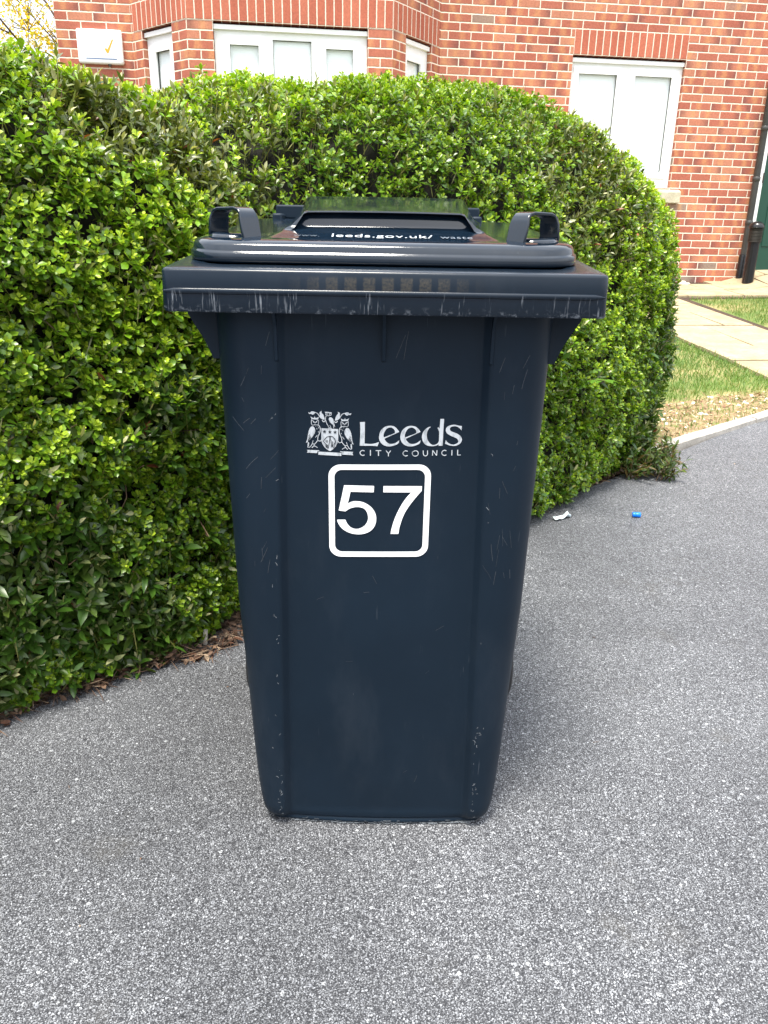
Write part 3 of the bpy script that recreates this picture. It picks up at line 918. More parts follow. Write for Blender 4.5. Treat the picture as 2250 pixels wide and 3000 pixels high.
# lid
LS = .062
def lz(y): return LS * (y - 1.11)
def lid_loop(ins, dz, r=.075, front=0.0):
    x0 = .2790 - ins; y0 = 1.108 + ins + front; y1 = 1.70 - ins * .5; pts = []
    rr = max(.012, r - ins); rb = .03
    bow = .006
    for k in range(9):
        a = R(-90 + 90 * k / 8); pts.append((x0 - rr + rr * math.cos(a), y0 + rr + rr * math.sin(a)))
    for k in range(5):
        a = R(90 * k / 4); pts.append((x0 - rb + rb * math.cos(a), y1 - rb + rb * math.sin(a)))
    for k in range(5):
        a = R(90 + 90 * k / 4); pts.append((-x0 + rb + rb * math.cos(a), y1 - rb + rb * math.sin(a)))
    for k in range(9):
        a = R(180 + 90 * k / 8); pts.append((-x0 + rr + rr * math.cos(a), y0 + rr + rr * math.sin(a)))
    n = 6
    fr = [(-x0 + rr + (2 * x0 - 2 * rr) * k / n, y0) for k in range(1, n)]
    pts += fr
    return [(BX - .003 + x, y - bow * max(0, 1 - (x / x0) ** 2) * (1 if y < 1.25 else 0), .990 + (dz if dz < .012 else .012 + (dz - .012) * .62) + lz(y)) for x, y in pts]
mb = MB()
mb.loft([lid_loop(.012, -.002), lid_loop(.003, -.0035), lid_loop(.0008, -.002), lid_loop(.0, .000), lid_loop(.0, .0085), lid_loop(.0012, .0105), lid_loop(.0032, .0118), lid_loop(.0036, .0135), lid_loop(.0048, .0225), lid_loop(.0068, .0275), lid_loop(.0105, .0315),
         lid_loop(.0155, .0340), lid_loop(.023, .0356), lid_loop(.035, .0366), lid_loop(.075, .0385), lid_loop(.13, .0400), lid_loop(.20, .0410)], True, True)
lid = mb.build('lid', M['lid'], bin_root, True)

# raised middle of the lid with an overhanging front edge
def top_z(y): return .990 + .0275 + lz(y)
prof = [(1.136, -0.0012, 0.158, 0.004), (1.15, 0.0004, 0.156, 0.016), (1.166, 0.003, 0.153, 0.024), (1.182, 0.0064, 0.15, 0.026), (1.197, 0.0072, 0.147, 0.026), (1.2035, 0.0095, 0.145, 0.028), (1.2065, 0.0155, 0.134, 0.034), (1.208, 0.0227, 0.127, 0.036), (1.2108, 0.0281, 0.121, 0.037), (1.212, 0.0298, 0.118, 0.037), (1.2030, 0.0309, 0.1165, 0.037), (1.1975, 0.0323, 0.1155, 0.037), (1.1985, 0.0342, 0.1152, 0.037), (1.212, 0.0353, 0.1155, 0.037), (1.3, 0.039, 0.122, 0.036), (1.42, 0.0428, 0.132, 0.036), (1.54, 0.0456, 0.144, 0.036), (1.56, 0.0439, 0.146, 0.036), (1.585, 0.016, 0.158, 0.03), (1.6, -0.002, 0.16, 0.02)]
mb = MB(); L = []
for (y, h, hw, sk) in prof:
    z = top_z(y)
    xs = [(-hw - sk, z - .0015), (-hw - sk * .45, z + h * .30), (-hw - .002, z + h * .93), (-hw + .004, z + h)] + [(hw * a, z + h + .0012 * (1 - a * a)) for a in (-.85, -.5, 0, .5, .85)] + [(hw - .004, z + h), (hw + .002, z + h * .93), (hw + sk * .45, z + h * .30), (hw + sk, z - .0015)]
    L.append([(BX - .003 + x, y, zz) for x, zz in xs])
mb.loft(L, False, False, False)
mb.build('lid_panel', M['lid'], bin_root, True)

# strap handles at the front corners of the lid
for sgn in (-1, 1):
    mb = MB(); L = []
    top = 1.0575; hs = .0315
    path = [(-hs - .003, 1.022), (-hs - .001, 1.034), (-hs, 1.044), (-hs + .002, 1.051), (-hs + .0065, 1.0555), (-hs + .014, top), (hs - .014, top + .0005), (hs - .0065, 1.0560), (hs - .002, 1.0515), (hs + .0005, 1.044), (hs + .003, 1.032), (hs + .0065, 1.017)]
    ca, sa = math.cos(R(38)), math.sin(R(38))
    for i, (x, z) in enumerate(path):
        a = Vector(path[max(i - 1, 0)]); b = Vector(path[min(i + 1, len(path) - 1)])
        d = (b - a).normalized(); n = Vector((-d.y, d.x)); t = .0023
        wd = .0155 if 2 < i < 9 else .0175
        q = [(x + n.x * t, -wd, z + n.y * t), (x + n.x * t, wd, z + n.y * t), (x - n.x * t, wd, z - n.y * t), (x - n.x * t, -wd, z - n.y * t)]
        # the arch stands diagonally across the corner: its inner leg is the nearer one
        L.append([(BX - .003 + sgn * (.2165 - (X * ca + Y * sa)), 1.180 - X * sa + Y * ca, Z) for X, Y, Z in q])
    mb.loft(L)
    mb.build('lid_handle', M['lid'], bin_root, True, bevel=.0012, seg=2, angle=50)
    # shallow moulded boss below each handle
    mb = MB(); L = []
    for (g, h) in ((0, -.004), (.002, .003), (.006, .0055), (.012, .006)):
        L.append([(BX - .003 + sgn * (.2165 + (.038 - g) * math.cos(R(a))), 1.190 + (.036 - g) * math.sin(R(a)), top_z(1.190 + (.036 - g) * math.sin(R(a))) + h - .002) for a in range(0, 360, 15)])
    mb.loft(L)
    mb.build('handle_boss', M['lid'], bin_root, True)

# hinge bar and pull handle at the back
mb = MB()
mb.box(-.232 + BX, .192 + BX, 1.715, 1.745, 1.052, 1.0800)
for x in (-.231, -.02, .171): mb.box(BX + x, BX + x + .020, 1.655, 1.7149, 1.035, 1.062)
mb.build('pull_handle', M['bin'], bin_root, True, bevel=.004, seg=3)
# wheels on an axle at the back
for x, x2 in ((-.300, -.252), (.252, .300)):
    mb = MB()
    mb.lathe([(.02, x), (.085, x), (.094, x + .004), (.1, x + .012), (.1, x2 - .012), (.094, x2 - .004), (.085, x2), (.02, x2)], (BX, 1.585, .1), 36, 'x')
    wh = mb.build('wheel', M['rubber'], bin_root, True)
    mb = MB(); xo = x - .002 if x < 0 else x2 + .002
    mb.lathe([(.0, xo), (.055, xo), (.06, xo + (.004 if x < 0 else -.004))], (BX, 1.585, .1), 24, 'x')
    mb.build('hub', M['bin'], wh, True)
mb = MB(); mb.lathe([(.011, -.25), (.011, .25)], (BX, 1.585, .1), 12, 'x'); mb.build('axle', M['pipe'], bin_root, True)

# ---- printing: outlines in metres on the front panel (x, z)
def fill(name, paths, mat, parent, off=.0008, place=None):
    cu = bpy.data.curves.new(name, 'CURVE'); cu.dimensions = '2D'; cu.fill_mode = 'BOTH'
    for P in paths:
        sp = cu.splines.new('POLY'); sp.points.add(len(P) - 1); sp.use_cyclic_u = True
        for q, (x, z) in zip(sp.points, P): q.co = (x * 100, z * 100, 0, 1)      # work in centimetres while filling
    o = bpy.data.objects.new(name, cu); COL.objects.link(o)
    bpy.context.view_layer.update()
    me = bpy.data.meshes.new_from_object(o.evaluated_get(bpy.context.evaluated_depsgraph_get()))
    bpy.data.objects.remove(o); bpy.data.curves.remove(cu)
    place = place or (lambda x, z: (x, front_y(x, z) - off, z))
    for v in me.vertices: v.co = place(v.co.x / 100, v.co.y / 100)
    me.name = name; me.update()
    return link(name, me, mat, parent)
def ribbon(mb, pts, w, off=.0008):
    """stroke of width w along a polyline on the front panel"""
    n = len(pts); Lp = []; Rp = []
    for i in range(n):
        a = Vector(pts[max(i - 1, 0)]); b = Vector(pts[min(i + 1, n - 1)]); d = (b - a)
        d = d.normalized() if d.length > 0 else Vector((1, 0)); nn = Vector((-d.y, d.x)) * w / 2; p = Vector(pts[i])
        Lp.append(p + nn); Rp.append(p - nn)
    V = [(q.x, front_y(q.x, q.y) - off, q.y) for q in Lp + Rp]
    mb.add(V, [(i, i + 1, n + i + 1, n + i) for i in range(n - 1)])
TR = {"lettering":[[[-375,7680],[-302,7684],[-305,7353],[-267,7351],[-230,7349],[-197,7350],[-169,7355],[-146,7362],[-126,7369],[-112,7374],[-102,7377],[-91,7381],[-114,7316],[-140,7318],[-167,7320],[-196,7321],[-229,7321],[-263,7320],[-297,7319],[-378,7318],[-369,7499]],[[204,7542],[196,7555],[187,7568],[176,7581],[163,7596],[148,7610],[130,7622],[109,7629],[85,7633],[60,7633],[37,7630],[13,7624],[-9,7614],[-31,7599],[-52,7579],[-69,7556],[-80,7530],[-88,7500],[-92,7472],[-93,7447],[-89,7422],[-81,7399],[-69,7378],[-54,7358],[-35,7342],[-13,7330],[11,7322],[36,7317],[60,7316],[83,7319],[107,7324],[132,7331],[157,7341],[177,7351],[188,7360],[195,7369],[201,7378],[207,7415],[191,7400],[174,7386],[156,7374],[136,7365],[115,7358],[96,7355],[78,7355],[61,7358],[45,7365],[30,7375],[16,7388],[4,7401],[-3,7412],[-8,7423],[-13,7434]],[[-23,7453],[138,7520],[140,7530],[142,7539],[142,7549],[138,7561],[131,7574],[121,7585],[107,7596],[89,7605],[71,7608],[52,7605],[33,7596],[16,7584],[2,7566],[-9,7545],[-18,7526],[-23,7510],[-26,7496],[-27,7484],[-27,7473],[-25,7463]],[[518,7546],[509,7559],[500,7572],[490,7585],[476,7599],[461,7614],[443,7625],[421,7632],[397,7636],[373,7637],[349,7634],[326,7628],[303,7618],[282,7602],[261,7582],[245,7560],[233,7533],[226,7504],[222,7476],[222,7450],[226,7426],[234,7403],[246,7381],[262,7362],[281,7346],[303,7334],[327,7326],[352,7321],[376,7320],[399,7322],[422,7327],[447,7335],[472,7345],[492,7355],[504,7364],[510,7373],[516,7382],[522,7419],[506,7404],[489,7390],[471,7378],[452,7369],[431,7362],[411,7359],[393,7359],[377,7362],[361,7368],[345,7378],[331,7392],[319,7404],[312,7416],[306,7427],[301,7438]],[[292,7456],[451,7524],[454,7533],[456,7543],[456,7553],[451,7565],[445,7578],[434,7589],[420,7599],[402,7608],[384,7612],[365,7608],[346,7600],[329,7587],[316,7570],[304,7549],[296,7529],[291,7514],[288,7500],[287,7488],[288,7476],[290,7466]],[[800,7747],[856,7748],[852,7573],[853,7337],[793,7336],[792,7357],[776,7349],[759,7341],[742,7335],[724,7331],[704,7328],[682,7329],[655,7332],[626,7338],[600,7348],[581,7365],[565,7387],[553,7411],[545,7436],[540,7463],[540,7489],[544,7513],[552,7536],[563,7557],[577,7576],[594,7594],[611,7608],[626,7617],[640,7622],[655,7628],[665,7621],[655,7613],[645,7606],[636,7595],[627,7578],[619,7558],[613,7537],[611,7515],[611,7492],[614,7469],[620,7446],[628,7423],[639,7402],[653,7383],[669,7367],[686,7355],[701,7349],[716,7347],[732,7349],[747,7354],[763,7363],[776,7373],[784,7384],[789,7397],[794,7410],[791,7551],[786,7563],[781,7576],[777,7587],[772,7595],[768,7601],[764,7607],[775,7623],[796,7598]],[[1122,7642],[1118,7572],[1110,7584],[1102,7597],[1091,7608],[1073,7620],[1051,7631],[1029,7638],[1008,7639],[987,7635],[970,7629],[958,7621],[950,7611],[946,7600],[947,7588],[953,7576],[963,7564],[980,7555],[1002,7548],[1024,7539],[1046,7530],[1067,7521],[1086,7509],[1103,7495],[1117,7479],[1127,7463],[1132,7447],[1134,7432],[1131,7416],[1126,7400],[1117,7383],[1104,7368],[1084,7355],[1060,7343],[1035,7335],[1008,7335],[980,7339],[954,7344],[930,7352],[909,7361],[887,7369],[894,7427],[904,7413],[914,7399],[926,7386],[944,7374],[964,7364],[983,7358],[1001,7356],[1017,7357],[1034,7362],[1050,7369],[1066,7379],[1077,7389],[1083,7399],[1084,7409],[1081,7420],[1074,7432],[1064,7445],[1049,7456],[1028,7466],[1002,7476],[977,7486],[952,7499],[929,7513],[910,7527],[898,7542],[891,7558],[887,7573],[888,7589],[892,7606],[900,7620],[913,7633],[930,7644],[949,7652],[970,7657],[995,7660],[1018,7661],[1039,7658],[1059,7652],[1079,7647]]],"subline":[[131,[[-305,7238],[-316,7245],[-332,7249],[-348,7243],[-362,7232],[-369,7221],[-372,7208],[-369,7194],[-361,7182],[-347,7173],[-331,7168],[-316,7172],[-305,7178]]],[131,[[-218,7255],[-217,7166]]],[121,[[-140,7248],[-56,7250]]],[131,[[-98,7249],[-97,7166]]],[121,[[15,7251],[50,7206]]],[121,[[84,7252],[50,7206]]],[131,[[50,7209],[51,7162]]],[131,[[335,7243],[323,7250],[307,7254],[291,7248],[277,7237],[269,7225],[267,7212],[270,7198],[278,7186],[293,7176],[309,7171],[325,7176],[337,7182]]],[121,[[449,7257],[430,7249],[410,7237],[404,7224],[405,7209],[412,7192],[424,7178],[439,7172],[455,7172],[472,7177],[487,7187],[493,7203],[494,7220],[490,7235],[481,7247],[464,7254],[449,7257]]],[121,[[567,7261],[567,7234],[569,7210],[575,7193],[584,7181],[595,7176],[607,7177],[619,7183],[628,7192],[632,7200],[632,7211],[631,7235],[630,7262]]],[121,[[708,7183],[707,7264]]],[121,[[707,7264],[769,7184]]],[121,[[769,7184],[771,7267]]],[131,[[911,7258],[899,7265],[883,7269],[867,7263],[853,7252],[846,7240],[844,7227],[847,7213],[855,7201],[870,7191],[887,7186],[903,7191],[914,7197]]],[131,[[994,7273],[996,7188]]],[131,[[1080,7277],[1081,7194]]],[121,[[1077,7194],[1130,7197]]]],"digits":[[[-611,6689],[-157,6687],[-162,6583],[-514,6584],[-555,6389],[-543,6397],[-531,6405],[-519,6413],[-504,6420],[-487,6425],[-469,6430],[-448,6433],[-426,6434],[-401,6433],[-374,6431],[-346,6426],[-319,6418],[-291,6405],[-262,6389],[-235,6371],[-210,6351],[-189,6330],[-170,6307],[-154,6282],[-141,6257],[-131,6232],[-124,6205],[-119,6179],[-118,6151],[-119,6121],[-122,6091],[-129,6060],[-138,6032],[-151,6006],[-167,5981],[-185,5958],[-207,5939],[-231,5922],[-258,5908],[-287,5896],[-316,5888],[-345,5882],[-375,5879],[-405,5878],[-435,5880],[-465,5884],[-496,5890],[-526,5899],[-554,5910],[-581,5924],[-608,5941],[-632,5960],[-653,5979],[-671,6000],[-686,6023],[-698,6045],[-707,6064],[-714,6080],[-717,6093],[-719,6105],[-722,6118],[-595,6122],[-588,6106],[-581,6089],[-573,6072],[-564,6056],[-553,6040],[-541,6025],[-529,6010],[-514,5998],[-498,5988],[-481,5981],[-463,5975],[-445,5972],[-428,5970],[-411,5971],[-394,5973],[-376,5979],[-356,5988],[-334,6000],[-314,6014],[-297,6029],[-282,6046],[-270,6066],[-260,6086],[-253,6105],[-247,6124],[-245,6142],[-244,6161],[-245,6180],[-248,6202],[-253,6224],[-259,6246],[-269,6265],[-280,6283],[-294,6298],[-309,6312],[-328,6323],[-350,6330],[-375,6335],[-401,6337],[-426,6337],[-449,6334],[-472,6328],[-494,6321],[-514,6314],[-532,6305],[-548,6294],[-562,6284],[-573,6276],[-581,6270],[-585,6266],[-589,6263],[-593,6259],[-696,6273]],[[-15,6688],[569,6695],[566,6615],[550,6597],[535,6579],[519,6559],[499,6533],[473,6498],[444,6458],[414,6415],[387,6373],[363,6333],[341,6294],[321,6254],[303,6212],[286,6167],[271,6119],[259,6071],[248,6029],[241,5992],[236,5960],[233,5929],[229,5898],[107,5896],[110,5915],[112,5934],[115,5955],[120,5983],[129,6020],[139,6064],[152,6110],[166,6156],[183,6202],[201,6249],[221,6295],[241,6339],[261,6379],[282,6418],[304,6454],[325,6488],[346,6517],[367,6543],[388,6567],[409,6592],[-16,6586]]],"crest_fill":[[[-942,7574],[-695,7566],[-695,7478],[-696,7404],[-699,7375],[-706,7358],[-721,7324],[-741,7291],[-760,7268],[-780,7249],[-800,7235],[-820,7223],[-845,7237],[-868,7253],[-889,7272],[-907,7293],[-923,7317],[-936,7344],[-942,7371],[-945,7400]],[[-1161,7235],[-979,7233],[-982,7222],[-1004,7222],[-1012,7188],[-1164,7191],[-1152,7212]],[[-993,7212],[-648,7200],[-651,7151],[-995,7163]],[[-667,7226],[-473,7221],[-486,7198],[-471,7168],[-638,7175],[-643,7208],[-668,7213]],[[-1101,7749],[-1072,7729],[-1046,7727],[-1038,7757],[-1031,7728],[-1007,7728],[-976,7746],[-991,7703],[-1083,7707]],[[-1087,7599],[-1072,7599],[-1058,7595],[-1046,7580],[-1037,7560],[-1034,7538],[-1035,7515],[-1044,7491],[-1056,7469],[-1070,7448],[-1086,7428],[-1104,7408],[-1121,7391],[-1134,7382],[-1145,7376],[-1151,7353],[-1176,7344],[-1165,7369],[-1155,7396],[-1149,7433],[-1143,7472],[-1136,7507],[-1127,7538],[-1117,7561],[-1107,7579],[-1097,7590]],[[-1056,7674],[-1053,7673],[-1050,7672],[-1049,7669],[-1048,7666],[-1049,7663],[-1050,7660],[-1053,7659],[-1056,7658],[-1059,7658],[-1061,7660],[-1063,7663],[-1064,7666],[-1063,7669],[-1061,7671],[-1059,7673]],[[-1010,7675],[-1007,7674],[-1005,7672],[-1003,7670],[-1003,7667],[-1003,7664],[-1005,7661],[-1008,7659],[-1010,7659],[-1013,7659],[-1016,7661],[-1017,7663],[-1018,7666],[-1017,7670],[-1016,7672],[-1013,7674]],[[-1048,7675],[-1035,7655],[-1022,7675],[-1035,7640]],[[-532,7737],[-561,7716],[-587,7713],[-594,7743],[-602,7713],[-626,7712],[-657,7729],[-643,7687],[-551,7694]],[[-549,7586],[-564,7585],[-578,7581],[-591,7565],[-600,7545],[-604,7523],[-603,7500],[-595,7477],[-583,7454],[-570,7434],[-554,7414],[-537,7395],[-520,7379],[-507,7371],[-495,7365],[-491,7342],[-466,7334],[-477,7358],[-486,7385],[-491,7422],[-495,7461],[-502,7496],[-510,7527],[-519,7549],[-529,7567],[-539,7578]],[[-579,7660],[-582,7659],[-584,7657],[-586,7655],[-586,7652],[-586,7649],[-584,7646],[-582,7645],[-579,7644],[-576,7645],[-573,7646],[-572,7649],[-571,7652],[-572,7655],[-573,7658],[-576,7659]],[[-624,7659],[-627,7658],[-630,7657],[-631,7654],[-632,7651],[-631,7648],[-630,7645],[-627,7644],[-624,7643],[-621,7644],[-619,7646],[-617,7648],[-617,7651],[-617,7654],[-619,7657],[-621,7658]],[[-586,7661],[-600,7641],[-613,7660],[-600,7626]],[[-1129,7813],[-1128,7800],[-1120,7786],[-1104,7786],[-1088,7788],[-1078,7780],[-1069,7774],[-1055,7781],[-1042,7792],[-1033,7800],[-1030,7808],[-1039,7817],[-1054,7824],[-1071,7826],[-1087,7823],[-1097,7813],[-1105,7803],[-1118,7808]],[[-962,7818],[-949,7828],[-933,7836],[-936,7821],[-936,7806],[-924,7794],[-910,7777],[-900,7747],[-892,7713],[-912,7714],[-930,7717],[-947,7727],[-959,7741],[-963,7760],[-965,7781],[-966,7801]],[[-503,7811],[-504,7798],[-512,7784],[-527,7784],[-544,7785],[-554,7777],[-563,7771],[-577,7777],[-589,7788],[-599,7796],[-601,7804],[-592,7813],[-577,7820],[-560,7823],[-544,7821],[-535,7810],[-527,7801],[-513,7807]],[[-669,7811],[-682,7821],[-698,7828],[-695,7813],[-695,7798],[-707,7785],[-722,7768],[-732,7738],[-742,7703],[-722,7705],[-703,7709],[-687,7719],[-674,7734],[-669,7753],[-667,7774],[-666,7794]],[[-890,7822],[-864,7823],[-837,7823],[-811,7819],[-784,7815],[-799,7795],[-810,7799],[-823,7803],[-843,7805],[-861,7805],[-871,7804],[-877,7802]],[[-814,7744],[-802,7743],[-790,7739],[-778,7730],[-768,7715],[-762,7692],[-757,7665],[-749,7636],[-740,7605],[-755,7605],[-765,7620],[-776,7635],[-796,7652],[-815,7669],[-826,7687],[-831,7704],[-832,7717],[-829,7729],[-822,7737]],[[-856,7798],[-853,7797],[-850,7795],[-849,7793],[-848,7790],[-849,7787],[-850,7784],[-853,7783],[-856,7782],[-859,7782],[-861,7784],[-863,7787],[-864,7790],[-863,7793],[-861,7795],[-859,7797]],[[-821,7796],[-818,7796],[-816,7794],[-814,7792],[-813,7789],[-814,7786],[-816,7783],[-818,7781],[-821,7781],[-824,7781],[-827,7783],[-828,7785],[-829,7788],[-828,7791],[-827,7794],[-824,7796]],[[-857,7569],[-847,7577],[-835,7584],[-818,7586],[-801,7584],[-793,7577],[-787,7568]]],"crest_line":[[107,[[-995,7628],[-983,7620],[-971,7606],[-962,7586],[-957,7561],[-960,7534],[-967,7506],[-980,7478],[-993,7450],[-999,7416],[-999,7388],[-988,7380],[-974,7379],[-964,7377],[-955,7379],[-949,7389],[-945,7400]]],[107,[[-999,7388],[-1010,7372],[-1024,7352],[-1037,7338],[-1049,7326],[-1051,7317],[-1054,7306],[-1072,7286],[-1089,7269]]],[107,[[-1054,7301],[-1041,7296],[-1025,7288],[-1012,7279],[-1003,7271]]],[107,[[-1049,7326],[-1064,7331],[-1083,7331],[-1094,7311],[-1106,7289],[-1129,7275],[-1148,7276],[-1146,7315],[-1139,7355]]],[78,[[-1083,7331],[-1067,7385]]],[78,[[-1085,7704],[-1088,7679],[-1089,7649],[-1084,7629],[-1075,7617],[-1056,7621],[-1033,7628],[-1012,7623],[-995,7621],[-986,7632],[-982,7651],[-981,7678],[-981,7701]]],[87,[[-1088,7689],[-1073,7686],[-1057,7680],[-1046,7664],[-1035,7653],[-1022,7664],[-1008,7681],[-993,7690],[-981,7696]]],[68,[[-1026,7610],[-1022,7600]]],[68,[[-995,7611],[-990,7601]]],[68,[[-1009,7575],[-1009,7555]]],[68,[[-982,7589],[-982,7571]]],[68,[[-988,7525],[-988,7508]]],[68,[[-1005,7467],[-1035,7429]]],[68,[[-1131,7350],[-1137,7294]]],[107,[[-641,7612],[-652,7604],[-665,7589],[-675,7568],[-680,7544],[-678,7517],[-671,7488],[-658,7461],[-647,7433],[-641,7400],[-642,7372],[-653,7363],[-667,7361],[-677,7359],[-686,7361],[-692,7371],[-696,7381]]],[107,[[-642,7372],[-632,7356],[-618,7337],[-604,7323],[-593,7312],[-592,7302],[-589,7291],[-571,7272],[-554,7256]]],[107,[[-589,7286],[-602,7281],[-618,7273],[-631,7263],[-640,7254]]],[107,[[-593,7312],[-578,7317],[-559,7317],[-549,7298],[-537,7277],[-515,7263],[-496,7265],[-497,7304],[-503,7344]]],[78,[[-559,7317],[-574,7371]]],[78,[[-549,7691],[-547,7666],[-546,7636],[-551,7616],[-561,7604],[-580,7607],[-602,7613],[-623,7608],[-641,7605],[-649,7616],[-653,7635],[-654,7661],[-653,7685]]],[87,[[-546,7676],[-561,7673],[-578,7666],[-589,7650],[-600,7638],[-613,7649],[-626,7665],[-641,7674],[-653,7680]]],[68,[[-609,7595],[-614,7585]]],[68,[[-641,7595],[-646,7585]]],[68,[[-628,7560],[-628,7540]]],[68,[[-654,7572],[-654,7554]]],[68,[[-650,7509],[-650,7491]]],[68,[[-634,7451],[-605,7413]]],[68,[[-510,7339],[-505,7283]]],[107,[[-1040,7812],[-1024,7810],[-1006,7805],[-993,7795],[-982,7781],[-971,7761],[-959,7741],[-943,7727],[-925,7717],[-906,7712],[-892,7710]]],[126,[[-926,7702],[-925,7693],[-921,7682],[-912,7676],[-902,7675],[-891,7684],[-882,7693]]],[107,[[-592,7807],[-607,7805],[-626,7799],[-638,7789],[-650,7774],[-661,7754],[-674,7734],[-690,7719],[-708,7708],[-727,7703],[-742,7700]]],[126,[[-708,7694],[-709,7684],[-713,7673],[-722,7667],[-733,7666],[-743,7674],[-752,7683]]],[87,[[-875,7800],[-875,7788],[-871,7775],[-858,7768],[-840,7766],[-820,7768],[-802,7774],[-794,7787],[-792,7799]]],[97,[[-867,7763],[-873,7750],[-879,7733],[-880,7714],[-877,7693],[-869,7668],[-859,7643],[-849,7625],[-840,7609],[-829,7592],[-821,7579]]],[68,[[-764,7625],[-760,7577]]],[68,[[-815,7624],[-801,7584]]]],"crest_dark":[[[-898,7556],[-890,7535],[-869,7535],[-886,7521],[-881,7500],[-898,7511],[-916,7499],[-910,7520],[-927,7534],[-905,7535]],[[-818,7552],[-810,7532],[-789,7531],[-806,7517],[-800,7496],[-818,7508],[-836,7495],[-830,7517],[-846,7530],[-825,7532]],[[-741,7551],[-734,7531],[-712,7530],[-729,7516],[-724,7495],[-741,7507],[-759,7494],[-753,7516],[-770,7529],[-748,7530]]],"crest_dark_line":[[97,[[-817,7458],[-866,7442],[-896,7406],[-916,7375],[-897,7355],[-882,7335],[-878,7289],[-873,7278],[-868,7289],[-865,7335]]],[78,[[-882,7370],[-876,7391],[-857,7394],[-850,7376],[-860,7360],[-872,7365],[-867,7378]]],[165,[[-817,7458],[-817,7410]]],[97,[[-818,7412],[-803,7397],[-799,7346],[-794,7290],[-785,7295],[-779,7347],[-781,7377]]],[97,[[-823,7407],[-826,7361],[-838,7315],[-846,7263],[-854,7268],[-858,7325]]],[107,[[-817,7458],[-778,7448],[-744,7413],[-735,7363],[-745,7332],[-755,7357]]],[87,[[-755,7357],[-755,7291],[-768,7267],[-772,7301],[-777,7342]]],[121,[[-1145,7383],[-1098,7432]]],[87,[[-1136,7414],[-1105,7453]]],[68,[[-1133,7452],[-1112,7475]]],[121,[[-495,7372],[-542,7420]]],[87,[[-504,7403],[-535,7440]]],[68,[[-506,7441],[-527,7463]]]]}
pts = lambda name: [[(x * 1e-4, z * 1e-4) for x, z in P] for P in TR[name]]
crest = fill('crest', pts('crest_fill'), M['print'], bin_root, .0007)
mb = MB()
for w_, P in TR['crest_line']: ribbon(mb, [(x * 1e-4, z * 1e-4) for x, z in P], w_ * 1e-5, .0010)
mb.build('crest_outline', M['print'], crest)
mb = MB()
for w_, P in TR['crest_dark_line']: ribbon(mb, [(x * 1e-4, z * 1e-4) for x, z in P], w_ * 1e-5, .0013)
mb.build('crest_drawing', M['binink'], crest)
fill('crest_star', pts('crest_dark'), M['binink'], crest, .0013)
lt = fill('lettering', pts('lettering'), M['print'], bin_root, .0007)
mb = MB()
for w_, P in TR['subline']: ribbon(mb, [(x * 1e-4, z * 1e-4) for x, z in P], w_ * 1e-5, .0009)
mb.build('small_lettering', M['print'], lt)
num = fill('house_number', pts('digits'), M['sticker'], bin_root, .0009)
# rounded square frame round the number
def rrect(x0, x1, z0, z1, r, n=7):
    P = []
    for (cx, cz, a0) in ((x1 - r, z1 - r, 0), (x0 + r, z1 - r, 90), (x0 + r, z0 + r, 180), (x1 - r, z0 + r, 270)):
        for k in range(n + 1):
            a = R(a0 + 90 * k / n); P.append((cx + r * math.cos(a), cz + r * math.sin(a)))
    return P
def dens(P, m=6):
    out = []
    for i in range(len(P)):
        a, b = P[i], P[(i + 1) % len(P)]
        k = m if math.dist(a, b) > .03 else 1
        out += [(a[0] + (b[0] - a[0]) * j / k, a[1] + (b[1] - a[1]) * j / k) for j in range(k)]
    return out
skew = lambda P: [(x, z + .0185 * (x + .0075)) for x, z in P]
po = skew(dens(rrect(-.0847, .0698, .5498, .7030, .0185))); pi_ = skew(dens(rrect(-.0757, .0609, .5588, .6945, .0115)))
n = len(po); V = [(x, front_y(x, z) - .0009, z) for x, z in po + pi_]
link('number_frame', pymesh('number_frame', V, [(i, (i + 1) % n, n + (i + 1) % n, n + i) for i in range(n)]), M['sticker'], num)

def text_mesh(s, size, spacing=1.0):
    cu = bpy.data.curves.new('t', 'FONT'); cu.body = s; cu.size = size * 100; cu.align_x = 'CENTER'; cu.space_character = spacing
    o = bpy.data.objects.new('t', cu); COL.objects.link(o); bpy.context.view_layer.update()
    me = bpy.data.meshes.new_from_object(o.evaluated_get(bpy.context.evaluated_depsgraph_get()))
    bpy.data.objects.remove(o); bpy.data.curves.remove(cu)
    for v in me.vertices: v.co = v.co / 100
    return me
def on_panel(x, y):
    ys_ = [p[0] for p in prof[:6]]; hs_ = [p[1] for p in prof[:6]]
    return float(np.interp(y, ys_, hs_)) + top_z(y) + .0024
for s_, x0, mat_ in (('leeds.gov.uk/', -.006, 'print'), ('www.', -.112, 'veryfaded'), ('waste', .100, 'fadedprint')):
    me = text_mesh(s_, {'print': .0255, 'veryfaded': .0150}.get(mat_, .0185), 1.08)
    for v in me.vertices:
        x, y = v.co.x + x0 + BX, 1.150 + v.co.y * (1.0 if mat_ == 'print' else 1.2)
        v.co = (x, y, on_panel(x, y))
    link('lid_lettering', me, M[mat_], bin_root)

